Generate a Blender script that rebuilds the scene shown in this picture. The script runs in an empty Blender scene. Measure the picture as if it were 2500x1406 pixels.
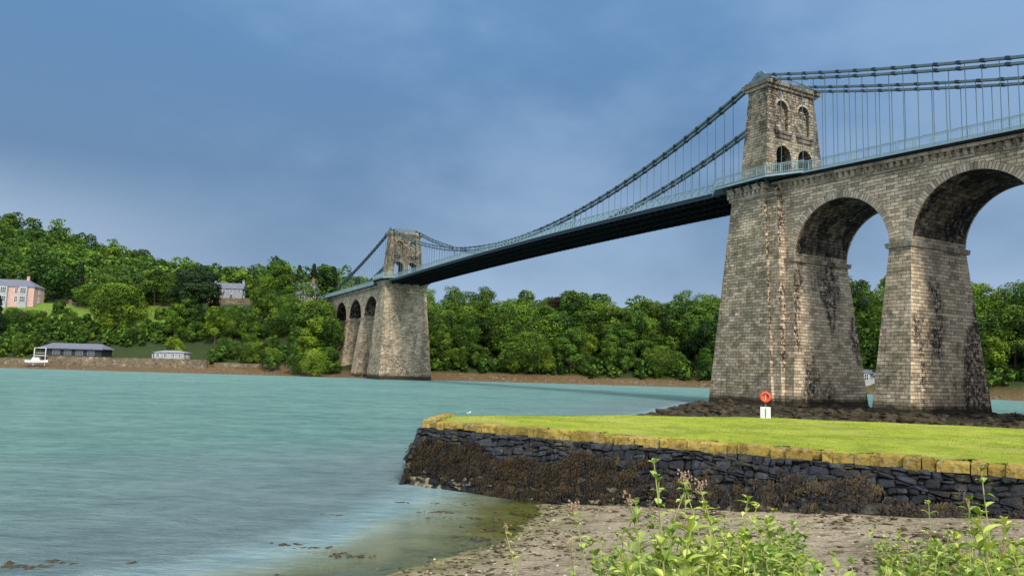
import bpy, bmesh, math, random
import numpy as np
from mathutils import Vector, Matrix
random.seed(7); rng=np.random.default_rng(7)
S=bpy.context.scene; C=S.collection
S.view_settings.view_transform='Standard'; S.view_settings.look='None'; S.view_settings.exposure=0

# ---------------------------------------------------------------- node helpers
class NT:
    def __init__(s,nt): s.nt=nt; nt.nodes.clear()
    def n(s,t,**k):
        nd=s.nt.nodes.new(t)
        for a,v in k.items(): setattr(nd,a,v)
        return nd
    def l(s,a,b): s.nt.links.new(a,b)
    def val(s,x,sock):
        if hasattr(x,'is_output') : s.l(x,sock)
        else: sock.default_value=x
    def math(s,op,a,b=0.5,c=None,clamp=False):
        m=s.nt.nodes.new('ShaderNodeMath'); m.operation=op; m.use_clamp=clamp
        s.val(a,m.inputs[0]); s.val(b,m.inputs[1])
        if c is not None: s.val(c,m.inputs[2])
        return m.outputs[0]
    def mix(s,f,a,b,bt='MIX'):
        m=s.nt.nodes.new('ShaderNodeMix'); m.data_type='RGBA'; m.blend_type=bt
        s.val(f,m.inputs[0])
        for x,i in ((a,6),(b,7)):
            if hasattr(x,'is_output'): s.l(x,m.inputs[i])
            else: m.inputs[i].default_value=(x[0],x[1],x[2],1)
        return m.outputs[2]
    def noise(s,vec,scale,detail=4,rough=.55,out='Fac'):
        m=s.nt.nodes.new('ShaderNodeTexNoise'); m.inputs['Scale'].default_value=scale
        m.inputs['Detail'].default_value=detail; m.inputs['Roughness'].default_value=rough
        if vec is not None: s.l(vec,m.inputs['Vector'])
        return m.outputs[out]
    def mapping(s,vec,scale=(1,1,1),rot=(0,0,0),loc=(0,0,0)):
        m=s.nt.nodes.new('ShaderNodeMapping'); m.inputs['Scale'].default_value=scale
        m.inputs['Rotation'].default_value=rot; m.inputs['Location'].default_value=loc
        s.l(vec,m.inputs['Vector']); return m.outputs[0]
    def mr(s,v,a,b,c=0,d=1,smooth=False):
        m=s.nt.nodes.new('ShaderNodeMapRange')
        if smooth: m.interpolation_type='SMOOTHSTEP'
        s.val(v,m.inputs[0])
        for i,x in enumerate((a,b,c,d)): m.inputs[i+1].default_value=x
        return m.outputs[0]
    def bump(s,h,strength=.5,dist=.1,normal=None):
        m=s.nt.nodes.new('ShaderNodeBump'); m.inputs['Strength'].default_value=strength
        m.inputs['Distance'].default_value=dist; s.l(h,m.inputs['Height'])
        if normal is not None: s.l(normal,m.inputs['Normal'])
        return m.outputs[0]
def newmat(name):
    m=bpy.data.materials.new(name); m.use_nodes=True; t=NT(m.node_tree)
    out=t.n('ShaderNodeOutputMaterial'); return m,t,out
def pbsdf(t,out,col,rough=.8,metal=0,normal=None,spec=.3):
    p=t.n('ShaderNodeBsdfPrincipled')
    if hasattr(col,'is_output'): t.l(col,p.inputs['Base Color'])
    else: p.inputs['Base Color'].default_value=(*col,1)
    t.val(rough,p.inputs['Roughness']); p.inputs['Metallic'].default_value=metal
    p.inputs['Specular IOR Level'].default_value=spec
    if normal is not None: t.l(normal,p.inputs['Normal'])
    t.l(p.outputs[0],out.inputs[0]); return p
def simple(name,c,rough=.7,var=.25,scale=2.0,metal=0,bump=.0,spec=.3,detail=5):
    m,t,out=newmat(name); tc=t.n('ShaderNodeTexCoord')
    nz=t.noise(tc.outputs['Object'],scale,detail)
    f=t.mr(nz,.3,.7)
    col=t.mix(f,tuple(x*(1-var) for x in c),tuple(min(1,x*(1+var)) for x in c))
    nm=t.bump(nz,bump,.05) if bump>0 else None
    pbsdf(t,out,col,rough,metal,nm,spec); return m

def masonry(name,bw=1.2,rh=.48,tone=(.66,.535,.37),stain=1.0,tide=True,mossk=1.0):
    m,t,out=newmat(name); tc=t.n('ShaderNodeTexCoord'); uv=tc.outputs['UV']; ob=tc.outputs['Object']
    wob=t.noise(uv,.9,2,out='Color')
    v=t.nt.nodes.new('ShaderNodeVectorMath'); v.operation='MULTIPLY_ADD'
    t.l(wob,v.inputs[0]); v.inputs[1].default_value=(.14,.07,0); t.l(uv,v.inputs[2])
    b=t.n('ShaderNodeTexBrick'); t.l(v.outputs[0],b.inputs['Vector'])
    b.inputs['Scale'].default_value=1; b.inputs['Brick Width'].default_value=bw; b.inputs['Row Height'].default_value=rh
    b.inputs['Mortar Size'].default_value=.036; b.inputs['Mortar Smooth'].default_value=.5; b.inputs['Bias'].default_value=-.2
    b.inputs['Color1'].default_value=(*[min(.9,x*1.22) for x in tone],1); b.inputs['Color2'].default_value=(tone[0]*.34,tone[1]*.34,tone[2]*.36,1)
    b.inputs['Mortar'].default_value=(.08,.065,.046,1)
    f1=t.mr(t.noise(ob,1.6,6,.7),.47,.70)
    col=t.mix(t.math('MULTIPLY',f1,.42),b.outputs['Color'],(.20,.165,.115))
    col=t.mix(t.mr(t.noise(ob,.23,3),.5,.68,0,.22),col,(.56,.40,.27))
    col=t.mix(t.mr(t.noise(t.mapping(ob,(1,1,1),(0,0,0),(9,3,5)),.5,6,.75),.54,.65,0,.5),col,(.80,.73,.58))
    at=t.n('ShaderNodeAttribute',attribute_name='moss')
    mo=t.math('MULTIPLY',at.outputs['Fac'],t.mr(t.noise(ob,.4,8,.75),.36,.62))
    col=t.mix(t.math('MULTIPLY',mo,.76*mossk),col,t.mix(b.outputs['Fac'],(.13,.13,.065),(.045,.045,.027)))
    sv=t.mapping(ob,(.6,.6,.13))
    at2=t.n('ShaderNodeAttribute',attribute_name='stain')
    sep=t.n('ShaderNodeSeparateXYZ'); t.l(ob,sep.inputs[0])
    st=t.mr(t.noise(sv,1.0,8,.78),.54,.60)
    big=t.mr(t.noise(ob,.085,3),.46,.58)
    st=t.math('MULTIPLY',st,big)
    mid=t.mr(t.noise(t.mapping(ob,(.16,.16,.07)),1,3,.5),.46,.54)
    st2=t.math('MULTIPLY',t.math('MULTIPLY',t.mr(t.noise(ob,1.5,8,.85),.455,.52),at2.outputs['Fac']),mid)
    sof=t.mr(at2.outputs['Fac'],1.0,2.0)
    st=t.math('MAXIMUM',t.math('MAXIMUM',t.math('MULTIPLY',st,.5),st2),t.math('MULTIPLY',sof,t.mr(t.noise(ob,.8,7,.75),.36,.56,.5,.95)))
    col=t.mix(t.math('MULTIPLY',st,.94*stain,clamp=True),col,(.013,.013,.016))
    if tide:
        zz=t.math('ADD',sep.outputs[2],t.math('MULTIPLY',t.noise(ob,.8,4),1.8))
        col=t.mix(t.mr(zz,3.0,2.0,0,.93),col,(.030,.026,.014))
    hgt=t.math('ADD',t.math('MULTIPLY',b.outputs['Fac'],-1.0),t.math('MULTIPLY',t.noise(uv,2.8,7,.72),1.3))
    nm=t.bump(hgt,1.0,.16)
    pbsdf(t,out,col,.9,0,nm,.12); return m

M_stone=masonry('masonry_stone')
M_ring=masonry('voussoir_stone',bw=3.0,rh=.42,tone=(.54,.45,.33),stain=.5)
M_trim=masonry('trim_stone',bw=1.6,rh=1.6,tone=(.40,.345,.26),stain=.8)
M_tower=masonry('tower_stone',bw=1.1,rh=.48,tone=(.43,.375,.28),stain=.9)
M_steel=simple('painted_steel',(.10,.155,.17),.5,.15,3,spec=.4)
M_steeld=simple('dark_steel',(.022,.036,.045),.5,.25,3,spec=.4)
M_rail=simple('pale_steel',(.25,.36,.37),.5,.12,3,spec=.4)
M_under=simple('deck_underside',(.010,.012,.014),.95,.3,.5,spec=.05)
M_road=simple('asphalt',(.05,.05,.05),.9,.2,1)

# ---------------------------------------------------------------- mesh builder
class MB:
    def __init__(s): s.v=[]; s.f=[]; s.m=[]
    def add(s,vs,fs,m=0):
        o=len(s.v); s.v+= [tuple(p) for p in vs]; s.f+=[tuple(i+o for i in f) for f in fs]; s.m+=[m]*len(fs); return s
    def hexa(s,b,t,m=0):
        return s.add(list(b)+list(t),[(3,2,1,0),(4,5,6,7),(0,1,5,4),(1,2,6,5),(2,3,7,6),(3,0,4,7)],m)
    def box(s,x0,x1,y0,y1,z0,z1,m=0):
        return s.hexa([(x0,y0,z0),(x1,y0,z0),(x1,y1,z0),(x0,y1,z0)],[(x0,y0,z1),(x1,y0,z1),(x1,y1,z1),(x0,y1,z1)],m)
    def frus(s,b,zb,t,zt,m=0):
        return s.hexa([(b[0],b[2],zb),(b[1],b[2],zb),(b[1],b[3],zb),(b[0],b[3],zb)],[(t[0],t[2],zt),(t[1],t[2],zt),(t[1],t[3],zt),(t[0],t[3],zt)],m)
    def beam(s,p,q,w,h,m=0):
        p=Vector(p);q=Vector(q);d=(q-p).normalized()
        up=Vector((0,0,1)) if abs(d.z)<.95 else Vector((1,0,0))
        a=d.cross(up).normalized()*(w/2); b=a.cross(d).normalized()*(h/2)
        return s.hexa([p-a-b,p+a-b,p+a+b,p-a+b],[q-a-b,q+a-b,q+a+b,q-a+b],m)
    def cyl(s,p,q,r0,r1=None,n=8,m=0):
        r1=r0 if r1 is None else r1
        p=Vector(p);q=Vector(q);d=(q-p).normalized(); up=Vector((0,0,1)) if abs(d.z)<.95 else Vector((1,0,0))
        a=d.cross(up).normalized(); b=a.cross(d).normalized(); vs=[]
        for c,r in ((p,r0),(q,r1)):
            for i in range(n):
                an=2*math.pi*i/n; vs.append(c+a*math.cos(an)*r+b*math.sin(an)*r)
        fs=[(i,(i+1)%n,n+(i+1)%n,n+i) for i in range(n)]+[tuple(range(n-1,-1,-1)),tuple(range(n,2*n))]
        return s.add(vs,fs,m)
    def mesh(s,name,mats):
        me=bpy.data.meshes.new(name); me.from_pydata(s.v,[],s.f)
        for m in mats: me.materials.append(m)
        me.polygons.foreach_set('material_index',s.m); me.update(); return me
    def obj(s,name,mats,parent=None,smooth=False,uv=False):
        me=s.mesh(name,mats); o=bpy.data.objects.new(name,me); C.objects.link(o)
        if parent: o.parent=parent
        if smooth: me.polygons.foreach_set('use_smooth',[True]*len(me.polygons))
        if uv: boxuv(me)
        return o
def boxuv(me):
    uvl=me.uv_layers.new(name='UVMap'); n=len(me.loops)
    co=np.zeros(len(me.vertices)*3); me.vertices.foreach_get('co',co); co=co.reshape(-1,3)
    uv=np.zeros((n,2)); moss=np.zeros(len(me.polygons)); stn=np.zeros(len(me.polygons))
    for p in me.polygons:
        nx,ny,nz=p.normal
        for li in p.loop_indices:
            c=co[me.loops[li].vertex_index]
            if abs(nz)>.8: uv[li]=(c[1],c[0])
            elif abs(nx)>abs(ny): uv[li]=(c[1]+.37,c[2])
            else: uv[li]=(c[0],c[2])
        far=p.center.x>100
        moss[p.index]=1.0 if (ny>.5) else ((.7 if far else .06) if nx<-.5 else .5)
        if ny>.5 and (p.center.z>24 or p.center.x>180): moss[p.index]=.3
        stn[p.index]=(.6 if far else 1.0) if nx<-.5 else .35
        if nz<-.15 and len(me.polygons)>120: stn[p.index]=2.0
    uvl.data.foreach_set('uv',uv.ravel())
    a=me.attributes.new('moss','FLOAT','FACE'); a.data.foreach_set('value',moss)
    a=me.attributes.new('stain','FLOAT','FACE'); a.data.foreach_set('value',stn)
def tag(o,label=None,cat=None,group=None,kind=None):
    if label: o['label']=label
    if cat: o['category']=cat
    if group: o['group']=group
    if kind: o['kind']=kind
    return o
def empty(name,loc=(0,0,0),rz=0,label=None,cat=None,group=None,parent=None):
    e=bpy.data.objects.new(name,None); e.empty_display_size=.5; e.location=loc; e.rotation_euler=(0,0,rz); C.objects.link(e)
    if parent: e.parent=parent
    tag(e,label,cat,group); return e

# ---------------------------------------------------------------- camera
cam=bpy.data.cameras.new('camera'); camo=bpy.data.objects.new('camera',cam); C.objects.link(camo)
cam.lens=26.64; cam.sensor_width=36; cam.clip_start=.05; cam.clip_end=6000
camo.matrix_world=Matrix.Translation((0,0,4.7))@Matrix.Rotation(math.radians(90+6.14),4,'X')@Matrix.Rotation(math.radians(1.6),4,'Z')
S.camera=camo

# ---------------------------------------------------------------- world + sun
SUN_EL=math.radians(38); sd=Vector((.38,-.92,0)).normalized()
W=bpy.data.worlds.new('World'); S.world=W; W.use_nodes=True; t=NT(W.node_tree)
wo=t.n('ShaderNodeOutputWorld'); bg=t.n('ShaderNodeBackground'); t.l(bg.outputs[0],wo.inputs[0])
tc=t.n('ShaderNodeTexCoord'); g=tc.outputs['Generated']; sp=t.n('ShaderNodeSeparateXYZ'); t.l(g,sp.inputs[0])
cr=t.n('ShaderNodeValToRGB'); t.l(sp.outputs[2],cr.inputs[0])
el=cr.color_ramp.elements; el[0].position=0; el[0].color=(.47,.60,.78,1); el[1].position=1; el[1].color=(.34,.42,.58,1)
for p,c in ((.06,(.36,.485,.69)),(.13,(.235,.36,.555)),(.24,(.175,.305,.51)),(.38,(.155,.315,.575)),(.52,(.18,.35,.64))):
    e=el.new(p); e.color=(*c,1)
n1=t.noise(t.mapping(g,(1.0,1.0,1.7),(0.25,0.1,.3),(1.3,.2,.4)),2.0,6,.50); n2=t.noise(t.mapping(g,(1,1,1.9),(0,.35,0),(3,1,2)),6,7,.58)
cl=t.math('ADD',t.math('MULTIPLY',n1,.80),t.math('MULTIPLY',n2,.20))
cf=t.mr(cl,.38,.62,0,1,True)
dk=t.mix(1.0,cr.outputs[0],(.82,.84,.84),'MULTIPLY'); br=t.mix(.34,t.mix(1.0,cr.outputs[0],(1.12,1.12,1.08),'MULTIPLY'),(.37,.48,.65))
col=t.mix(cf,dk,br)
lowp=t.math('MULTIPLY',t.mr(sp.outputs[0],-.25,-.60,0,.6,True),t.mr(sp.outputs[2],.24,.12,0,1,True))
col=t.mix(lowp,col,(.48,.59,.75))
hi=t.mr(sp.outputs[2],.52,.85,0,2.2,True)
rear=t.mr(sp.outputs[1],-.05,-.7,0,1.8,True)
amp=t.math('ADD',t.math('ADD',1.0,hi),rear)  # unseen sky overhead and behind the camera brightened to add ambient light
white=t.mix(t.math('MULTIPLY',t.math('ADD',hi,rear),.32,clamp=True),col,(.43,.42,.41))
sky=t.n('ShaderNodeTexSky',sky_type='NISHITA'); sky.sun_disc=False; sky.sun_elevation=SUN_EL; sky.sun_rotation=math.atan2(sd.x,sd.y)
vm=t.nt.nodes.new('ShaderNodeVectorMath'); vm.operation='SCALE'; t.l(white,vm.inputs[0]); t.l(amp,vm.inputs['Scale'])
vs=t.nt.nodes.new('ShaderNodeVectorMath'); vs.operation='SCALE'; t.l(sky.outputs[0],vs.inputs[0]); vs.inputs['Scale'].default_value=.004
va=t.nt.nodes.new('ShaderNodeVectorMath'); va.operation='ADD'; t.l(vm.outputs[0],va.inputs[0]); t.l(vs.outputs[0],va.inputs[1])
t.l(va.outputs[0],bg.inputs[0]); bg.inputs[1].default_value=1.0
L=bpy.data.lights.new('sun','SUN'); L.energy=3.8; L.angle=math.radians(11); L.color=(1,.92,.80)
lo=bpy.data.objects.new('sun',L); C.objects.link(lo)
dirv=Vector((sd.x*math.cos(SUN_EL),sd.y*math.cos(SUN_EL),math.sin(SUN_EL)))
lo.rotation_euler=dirv.to_track_quat('Z','Y').to_euler(); lo.location=(30,-40,60)

# ---------------------------------------------------------------- terrain
def snoise(x,y,sc,seed=0):
    r=np.random.default_rng(seed+100); z=0
    for k in range(5):
        a=r.uniform(0,6.28); b=r.uniform(0,6.28); f=sc*(1.7**k)
        z=z+ (np.sin((x*np.cos(a)+y*np.sin(a))*f+b+1.3*np.sin((y*np.cos(a)-x*np.sin(a))*f*.7+b*2)))/(1.5**k)
    return z/2.2
def sstep(x): x=np.clip(x,0,1); return x*x*(3-2*x)
def ysh(X): return np.interp(X,[-600,-200,0,71,105,125,150,220,500],[296,292,288,286,266,238,205,180,150])
RP=[(8,41),(13,65),(16,85),(26,112),(31,126),(50,130),(66,112),(85,92),(110,85),(110,36),(20,36)]
def sdpoly(X,Y,P):
    ins=np.zeros(X.shape,bool); d=np.full(X.shape,1e9)
    n=len(P)
    for i in range(n):
        x1,y1=P[i]; x2,y2=P[(i+1)%n]
        ex,ey=x2-x1,y2-y1; tt=np.clip(((X-x1)*ex+(Y-y1)*ey)/(ex*ex+ey*ey),0,1)
        d=np.minimum(d,np.hypot(X-x1-tt*ex,Y-y1-tt*ey))
        c=((y1>Y)!=(y2>Y)); xx=(x2-x1)*(Y-y1)/((y2-y1) if y2!=y1 else 1e-9)+x1
        ins^=(c&(X<xx))
    return np.where(ins,d,-d)
def XS(Y): return np.interp(Y,[0,8,12,17.9,21,28,34,60],[-34,-17,-9,-2.3,-.3,1.5,2.5,8])
def H(X,Y,parts=False):
    X=np.asarray(X,float);Y=np.asarray(Y,float)
    s=Y-ysh(X)
    pm=np.interp(s,[-60,-10,0,12,18,45,75,110,200,330,700],[-8,-1.2,0,1.5,3.5,13.5,19,21,24,34,38])
    pl=np.interp(s,[-60,-10,0,12,14,25,45,70,90,110,200,330,700],[-8,-1.2,0,1.7,3,6.5,19,30,31,39,60,100,108])
    rg=np.interp(X,[-450,-410,-345,-283,-240,-180,-130],[106,100,86,67,60,54,49])
    pl=np.where(pl>39,39+(pl-39)*(rg-39)/61,pl)
    wl=sstep((-62-X)/45)
    far=pm*(1-wl)+pl*wl+snoise(X,Y,.045,3)*np.clip((s-20)/40,0,1)*1.3
    s2=X-XS(Y)+snoise(X,Y,.7,5)*.35
    nz=np.where(s2>0,np.minimum(.085*s2,1.5),np.maximum(np.where(s2>-3.2,.09*s2,-.288+.17*(s2+3.2)),-5))-np.clip(Y-36,0,100)*.12
    emb=np.where(Y<30,3.3-np.clip(Y-4.5,0,100)*.5,-9)
    nz=nz+snoise(X,Y,2.5,8)*.04*(Y<45)
    nr=np.maximum(nz,emb+snoise(X,Y,1.2,9)*.05)
    east=np.where(X>80,np.clip((X-80)*.9,0,32)-np.clip(Y-95,0,100)*1.2,-9)
    d=sdpoly(X,Y,RP)
    rk=np.where(d>0,.05+np.clip(d*.06,0,.2)+snoise(X,Y,.9,11)*.32,d*.25)
    z=np.maximum(np.maximum(far,nr),np.maximum(rk,east)); z=np.maximum(z,-7)
    if parts: return z,far,nr,rk,s,wl
    return z
def lin(a,b,st): return np.arange(a,b,st)
gx=np.concatenate([lin(-1500,-480,60),lin(-480,-30,7),lin(-30,-12,1.5),lin(-12,20,.33),lin(20,80,1.3),lin(80,300,7),lin(300,1561,60)])
gy=np.concatenate([lin(-120,0,12),lin(0,9,1),lin(9,36,.3),lin(36,135,1.3),lin(135,270,6),lin(270,330,3),lin(330,680,8),lin(680,2600,60)])
GX,GY=np.meshgrid(gx,gy)
def gridmesh(name,Z,mat):
    ny,nx=GX.shape; me=bpy.data.meshes.new(name)
    v=np.stack([GX,GY,Z],-1).reshape(-1,3)
    i=np.arange(ny-1)[:,None]*nx+np.arange(nx-1)[None,:]; q=np.stack([i,i+1,i+nx+1,i+nx],-1).reshape(-1,4)
    me.vertices.add(len(v)); me.vertices.foreach_set('co',v.ravel()); me.loops.add(q.size); me.loops.foreach_set('vertex_index',q.ravel())
    me.polygons.add(len(q)); me.polygons.foreach_set('loop_start',np.arange(len(q))*4); me.update(calc_edges=True)
    me.polygons.foreach_set('use_smooth',[True]*len(q)); me.materials.append(mat)
    o=bpy.data.objects.new(name,me); C.objects.link(o); return o
Z,far,nr,rk,s,wl=H(GX,GY,True)
def cm(c): return np.array(c)[None,None,:]
col=np.zeros(GX.shape+(3,))+cm((.035,.06,.015))
col=np.where((s<16)[...,None],cm((.16,.105,.045)),col)
lawn=(wl>.5)&(s>42)&(s<76)&(GX<-140)
col=np.where(lawn[...,None],cm((.15,.24,.03)),col)
isn=(nr>=far)&(nr>=rk)&(GY<60)
col=np.where(isn[...,None],cm((.52,.43,.29)),col)
wet=sstep((.28-Z)/.36)[...,None]
col=np.where(isn[...,None],col*(1-wet)+cm((.30,.28,.12))*wet,col)
isr=(rk>np.maximum(far,nr))
col=np.where(isr[...,None],cm((.040,.030,.014)),col)
col=np.where(((Z<-.15)&~isn)[...,None],cm((.12,.13,.08)),col)
m,t,out=newmat('ground_surface'); tc=t.n('ShaderNodeTexCoord'); ob=tc.outputs['Object']
at=t.n('ShaderNodeAttribute',attribute_name='base')
a=t.mr(t.noise(ob,.7,7,.68),.3,.7,.65,1.3); b=t.mr(t.noise(ob,9,6,.8),.3,.7,.5,1.35)
c1=t.mix(1,at.outputs['Color'],t.math('MULTIPLY',a,b),'MULTIPLY')
wr=t.math('MULTIPLY',t.mr(t.noise(t.mapping(ob,(1,1.6,1),(0,0,.5)),1.6,9,.85),.52,.565),.78)
c1=t.mix(wr,c1,t.mix(1,at.outputs['Color'],(.24,.21,.13),'MULTIPLY'))
nm=t.bump(t.math('ADD',t.noise(ob,9,6,.75),t.noise(ob,1.5,4)),1.0,.18)
pbsdf(t,out,c1,.85,0,nm,.25); M_ground=m
go=gridmesh('ground',Z,M_ground); tag(go,kind='structure')
ca=go.data.attributes.new('base','FLOAT_COLOR','POINT'); ca.data.foreach_set('color',np.concatenate([col,np.ones(GX.shape+(1,))],-1).ravel())

# water
m,t,out=newmat('sea_water'); tc=t.n('ShaderNodeTexCoord'); ob=tc.outputs['Object']
at=t.n('ShaderNodeAttribute',attribute_name='depth')
d=at.outputs['Fac']
# multi-scale ripples: light and dark of the chop painted into the water colour
rip=t.noise(t.mapping(ob,(.75,1.7,1),(0,0,.12)),1.0,5,.72)
chop=t.noise(t.mapping(ob,(.16,.34,1),(0,0,-.05)),1.0,8,.80)
cur=t.noise(t.mapping(ob,(.02,.045,1)),1,3)
stk=t.math('ADD',t.math('ADD',t.math('MULTIPLY',rip,.42),t.math('MULTIPLY',chop,.46)),t.math('MULTIPLY',cur,.12))
rf=t.mr(stk,.41,.59)
deep=t.mix(rf,(.115,.285,.265),(.275,.505,.455))
shal=t.mix(t.mr(d,.12,.5),(.27,.29,.13),t.mix(rf,(.155,.265,.29),(.29,.42,.44)))
colw=t.mix(t.mr(d,1.2,5.0),shal,deep)
w1=t.noise(t.mapping(ob,(1.4,2.6,1),(0,0,.2)),1.6,7,.70)
hh=t.math('ADD',t.math('MULTIPLY',w1,.6),t.math('ADD',t.math('MULTIPLY',rip,1.2),t.math('MULTIPLY',chop,1.3)))
calm=t.mr(d,.10,.9,.06,1)
bm_=t.n('ShaderNodeBump'); bm_.inputs['Distance'].default_value=.8; t.l(hh,bm_.inputs['Height']); t.l(calm,bm_.inputs['Strength'])
df=t.n('ShaderNodeBsdfDiffuse'); t.l(colw,df.inputs[0]); t.l(bm_.outputs[0],df.inputs['Normal'])
tr=t.n('ShaderNodeBsdfTransparent'); tr.inputs[0].default_value=(.84,.90,.54,1)
body=t.n('ShaderNodeMixShader'); t.l(t.math('SUBTRACT',1,t.math('EXPONENT',t.math('MULTIPLY',t.math('POWER',d,1.6),-7.0)),clamp=True),body.inputs[0]); t.l(tr.outputs[0],body.inputs[1]); t.l(df.outputs[0],body.inputs[2])
gl=t.n('ShaderNodeBsdfGlossy'); gl.inputs['Roughness'].default_value=.03; gl.inputs[0].default_value=(.97,1,.98,1); t.l(bm_.outputs[0],gl.inputs['Normal'])
fr=t.n('ShaderNodeFresnel'); fr.inputs[0].default_value=1.33; t.l(bm_.outputs[0],fr.inputs['Normal'])
ms=t.n('ShaderNodeMixShader'); t.l(t.math('MINIMUM',t.math('MULTIPLY',fr.outputs[0],1.25),.42),ms.inputs[0]); t.l(body.outputs[0],ms.inputs[1]); t.l(gl.outputs[0],ms.inputs[2])
t.l(ms.outputs[0],out.inputs[0]); M_water=m
wa=gridmesh('water',np.zeros_like(GX),M_water); tag(wa,kind='structure')
da=wa.data.attributes.new('depth','FLOAT','POINT'); da.data.foreach_set('value',np.maximum(-Z,0).ravel())

# ---------------------------------------------------------------- BRIDGE
BR=empty('suspension_bridge',(45.6,124.6,0),math.atan2(.871,-.491),'long stone and steel suspension bridge spanning the strait','bridge')
def zd(t):
    if t<-4: return 36.25+.045*(t+4)
    if t<0: return 36.25
    if t<=176: return 36.25-1.0*t/176+1.0*(1-((t-88)/88)**2)
    return 35.25-.01*(t-176)
ZS=23.0; R=8.0
def B2W(t,w): return (45.6-.491*t-.871*w, 124.6+.871*t-.491*w)
def viaduct(cents,t0,t1):
    mb=MB(); WH=6.2; segs=[]
    cents=sorted(cents); cur=t0
    for c in cents:
        if c-R>cur: segs.append((cur,c-R,None,None))
        N=28; an=[math.pi-math.pi*i/N for i in range(N+1)]
        pts=[(c+R*math.cos(x),ZS+R*math.sin(x)) for x in an]
        for i in range(N): segs.append((pts[i][0],pts[i+1][0],pts[i][1],pts[i+1][1]))
        cur=c+R
    if cur<t1: segs.append((cur,t1,None,None))
    for a,b,za,zb in segs:
        if za is None: za=zb=ZS
        ta,tb=zd(a)-1.2,zd(b)-1.2
        for sg in (1,-1):
            q=[(a,sg*WH,za),(b,sg*WH,zb),(b,sg*WH,tb),(a,sg*WH,ta)]
            mb.add(q,[(0,1,2,3) if sg<0 else (3,2,1,0)])
        mb.add([(a,-WH,za),(b,-WH,zb),(b,WH,zb),(a,WH,za)],[(3,2,1,0)])
        mb.add([(a,-WH,ta),(b,-WH,tb),(b,WH,tb),(a,WH,ta)],[(0,1,2,3)])
    for e in (t0,t1):
        mb.add([(e,-WH,ZS),(e,WH,ZS),(e,WH,zd(e)-1.2),(e,-WH,zd(e)-1.2)],[(0,1,2,3)])
    v=mb.obj('viaduct',[M_stone],BR,uv=True)
    for c in cents:
        for (w0,w1) in ((6.0,6.28),(-6.28,-6.0)):
            rb=MB(); N=36
            for i in range(N):
                a0=math.pi*i/N; a1=math.pi*(i+1)/N
                P=lambda r,a,w:(c+r*math.cos(a),w,ZS+r*math.sin(a))
                r0,r1=R-.03,R+.95
                rb.hexa([P(r0,a0,w0),P(r1,a0,w0),P(r1,a0,w1),P(r0,a0,w1)],[P(r0,a1,w0),P(r1,a1,w0),P(r1,a1,w1),P(r0,a1,w1)])
            o=rb.obj('arch_ring',[M_ring],v,uv=True)
            me=o.data; uv=me.uv_layers[0]
            me.attributes['stain'].data.foreach_set('value',[.2]*len(me.polygons))
            for p in me.polygons:
                if abs(p.normal.y)>.7:
                    for li in p.loop_indices:
                        cc=me.vertices[me.loops[li].vertex_index].co
                        uv.data[li].uv=(math.hypot(cc.x-c,cc.z-ZS),math.atan2(cc.z-ZS,cc.x-c)*R)
    for sg in (1,-1):
        cb=MB(); n=int((t1-t0)/4)
        for k in range(n):
            a=t0+(t1-t0)*k/n; b=t0+(t1-t0)*(k+1)/n
            y0,y1=sorted((sg*6.1,sg*6.95))
            cb.hexa([(a,y0,zd(a)-1.15),(b,y0,zd(b)-1.15),(b,y1,zd(b)-1.15),(a,y1,zd(a)-1.15)],[(a,y0,zd(a)-.7),(b,y0,zd(b)-.7),(b,y1,zd(b)-.7),(a,y1,zd(a)-.7)])
            y0,y1=sorted((sg*6.1,sg*6.36))
            cb.hexa([(a,y0,zd(a)-2.25),(b,y0,zd(b)-2.25),(b,y1,zd(b)-2.25),(a,y1,zd(a)-2.25)],[(a,y0,zd(a)-2.0),(b,y0,zd(b)-2.0),(b,y1,zd(b)-2.0),(a,y1,zd(a)-2.0)])
        x=t0+.4
        while x<t1-.6:
            y0,y1=sorted((sg*6.15,sg*6.8)); yy=sorted((sg*6.15,sg*6.4))
            cb.hexa([(x,yy[0],zd(x)-1.95),(x+.5,yy[0],zd(x)-1.95),(x+.5,yy[1],zd(x)-1.95),(x,yy[1],zd(x)-1.95)],[(x,y0,zd(x)-1.17),(x+.5,y0,zd(x)-1.17),(x+.5,y1,zd(x)-1.17),(x,y1,zd(x)-1.17)])
            x+=1.0
        o=cb.obj('cornice',[M_trim],v,uv=True); o.data.attributes['stain'].data.foreach_set('value',[.2]*len(o.data.polygons))
    return v
near_c=[-14.6,-33.7,-52.8,-71.9]; far_c=[190.6,209.7,228.8]
V1=viaduct(near_c,-92,-3); V2=viaduct(far_c,179,250)
def pier(tc,th=1.55):
    o=MB().frus((tc-th-1.35,tc+th+1.35,-9.7,9.7),-3,(tc-th,tc+th,-6.3,6.3),ZS).obj('pier',[M_stone],BR,uv=True)
    MB().frus((tc-th-.3,tc+th+.3,-6.75,6.75),ZS-.55,(tc-th-.38,tc+th+.38,-6.85,6.85),ZS+.12).obj('impost',[M_trim],o,uv=True)
for tc in (-24.15,-43.25,-62.35): pier(tc)
for tc in (200.15,219.25): pier(tc)
pier(-86,6); pier(243,6)

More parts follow.
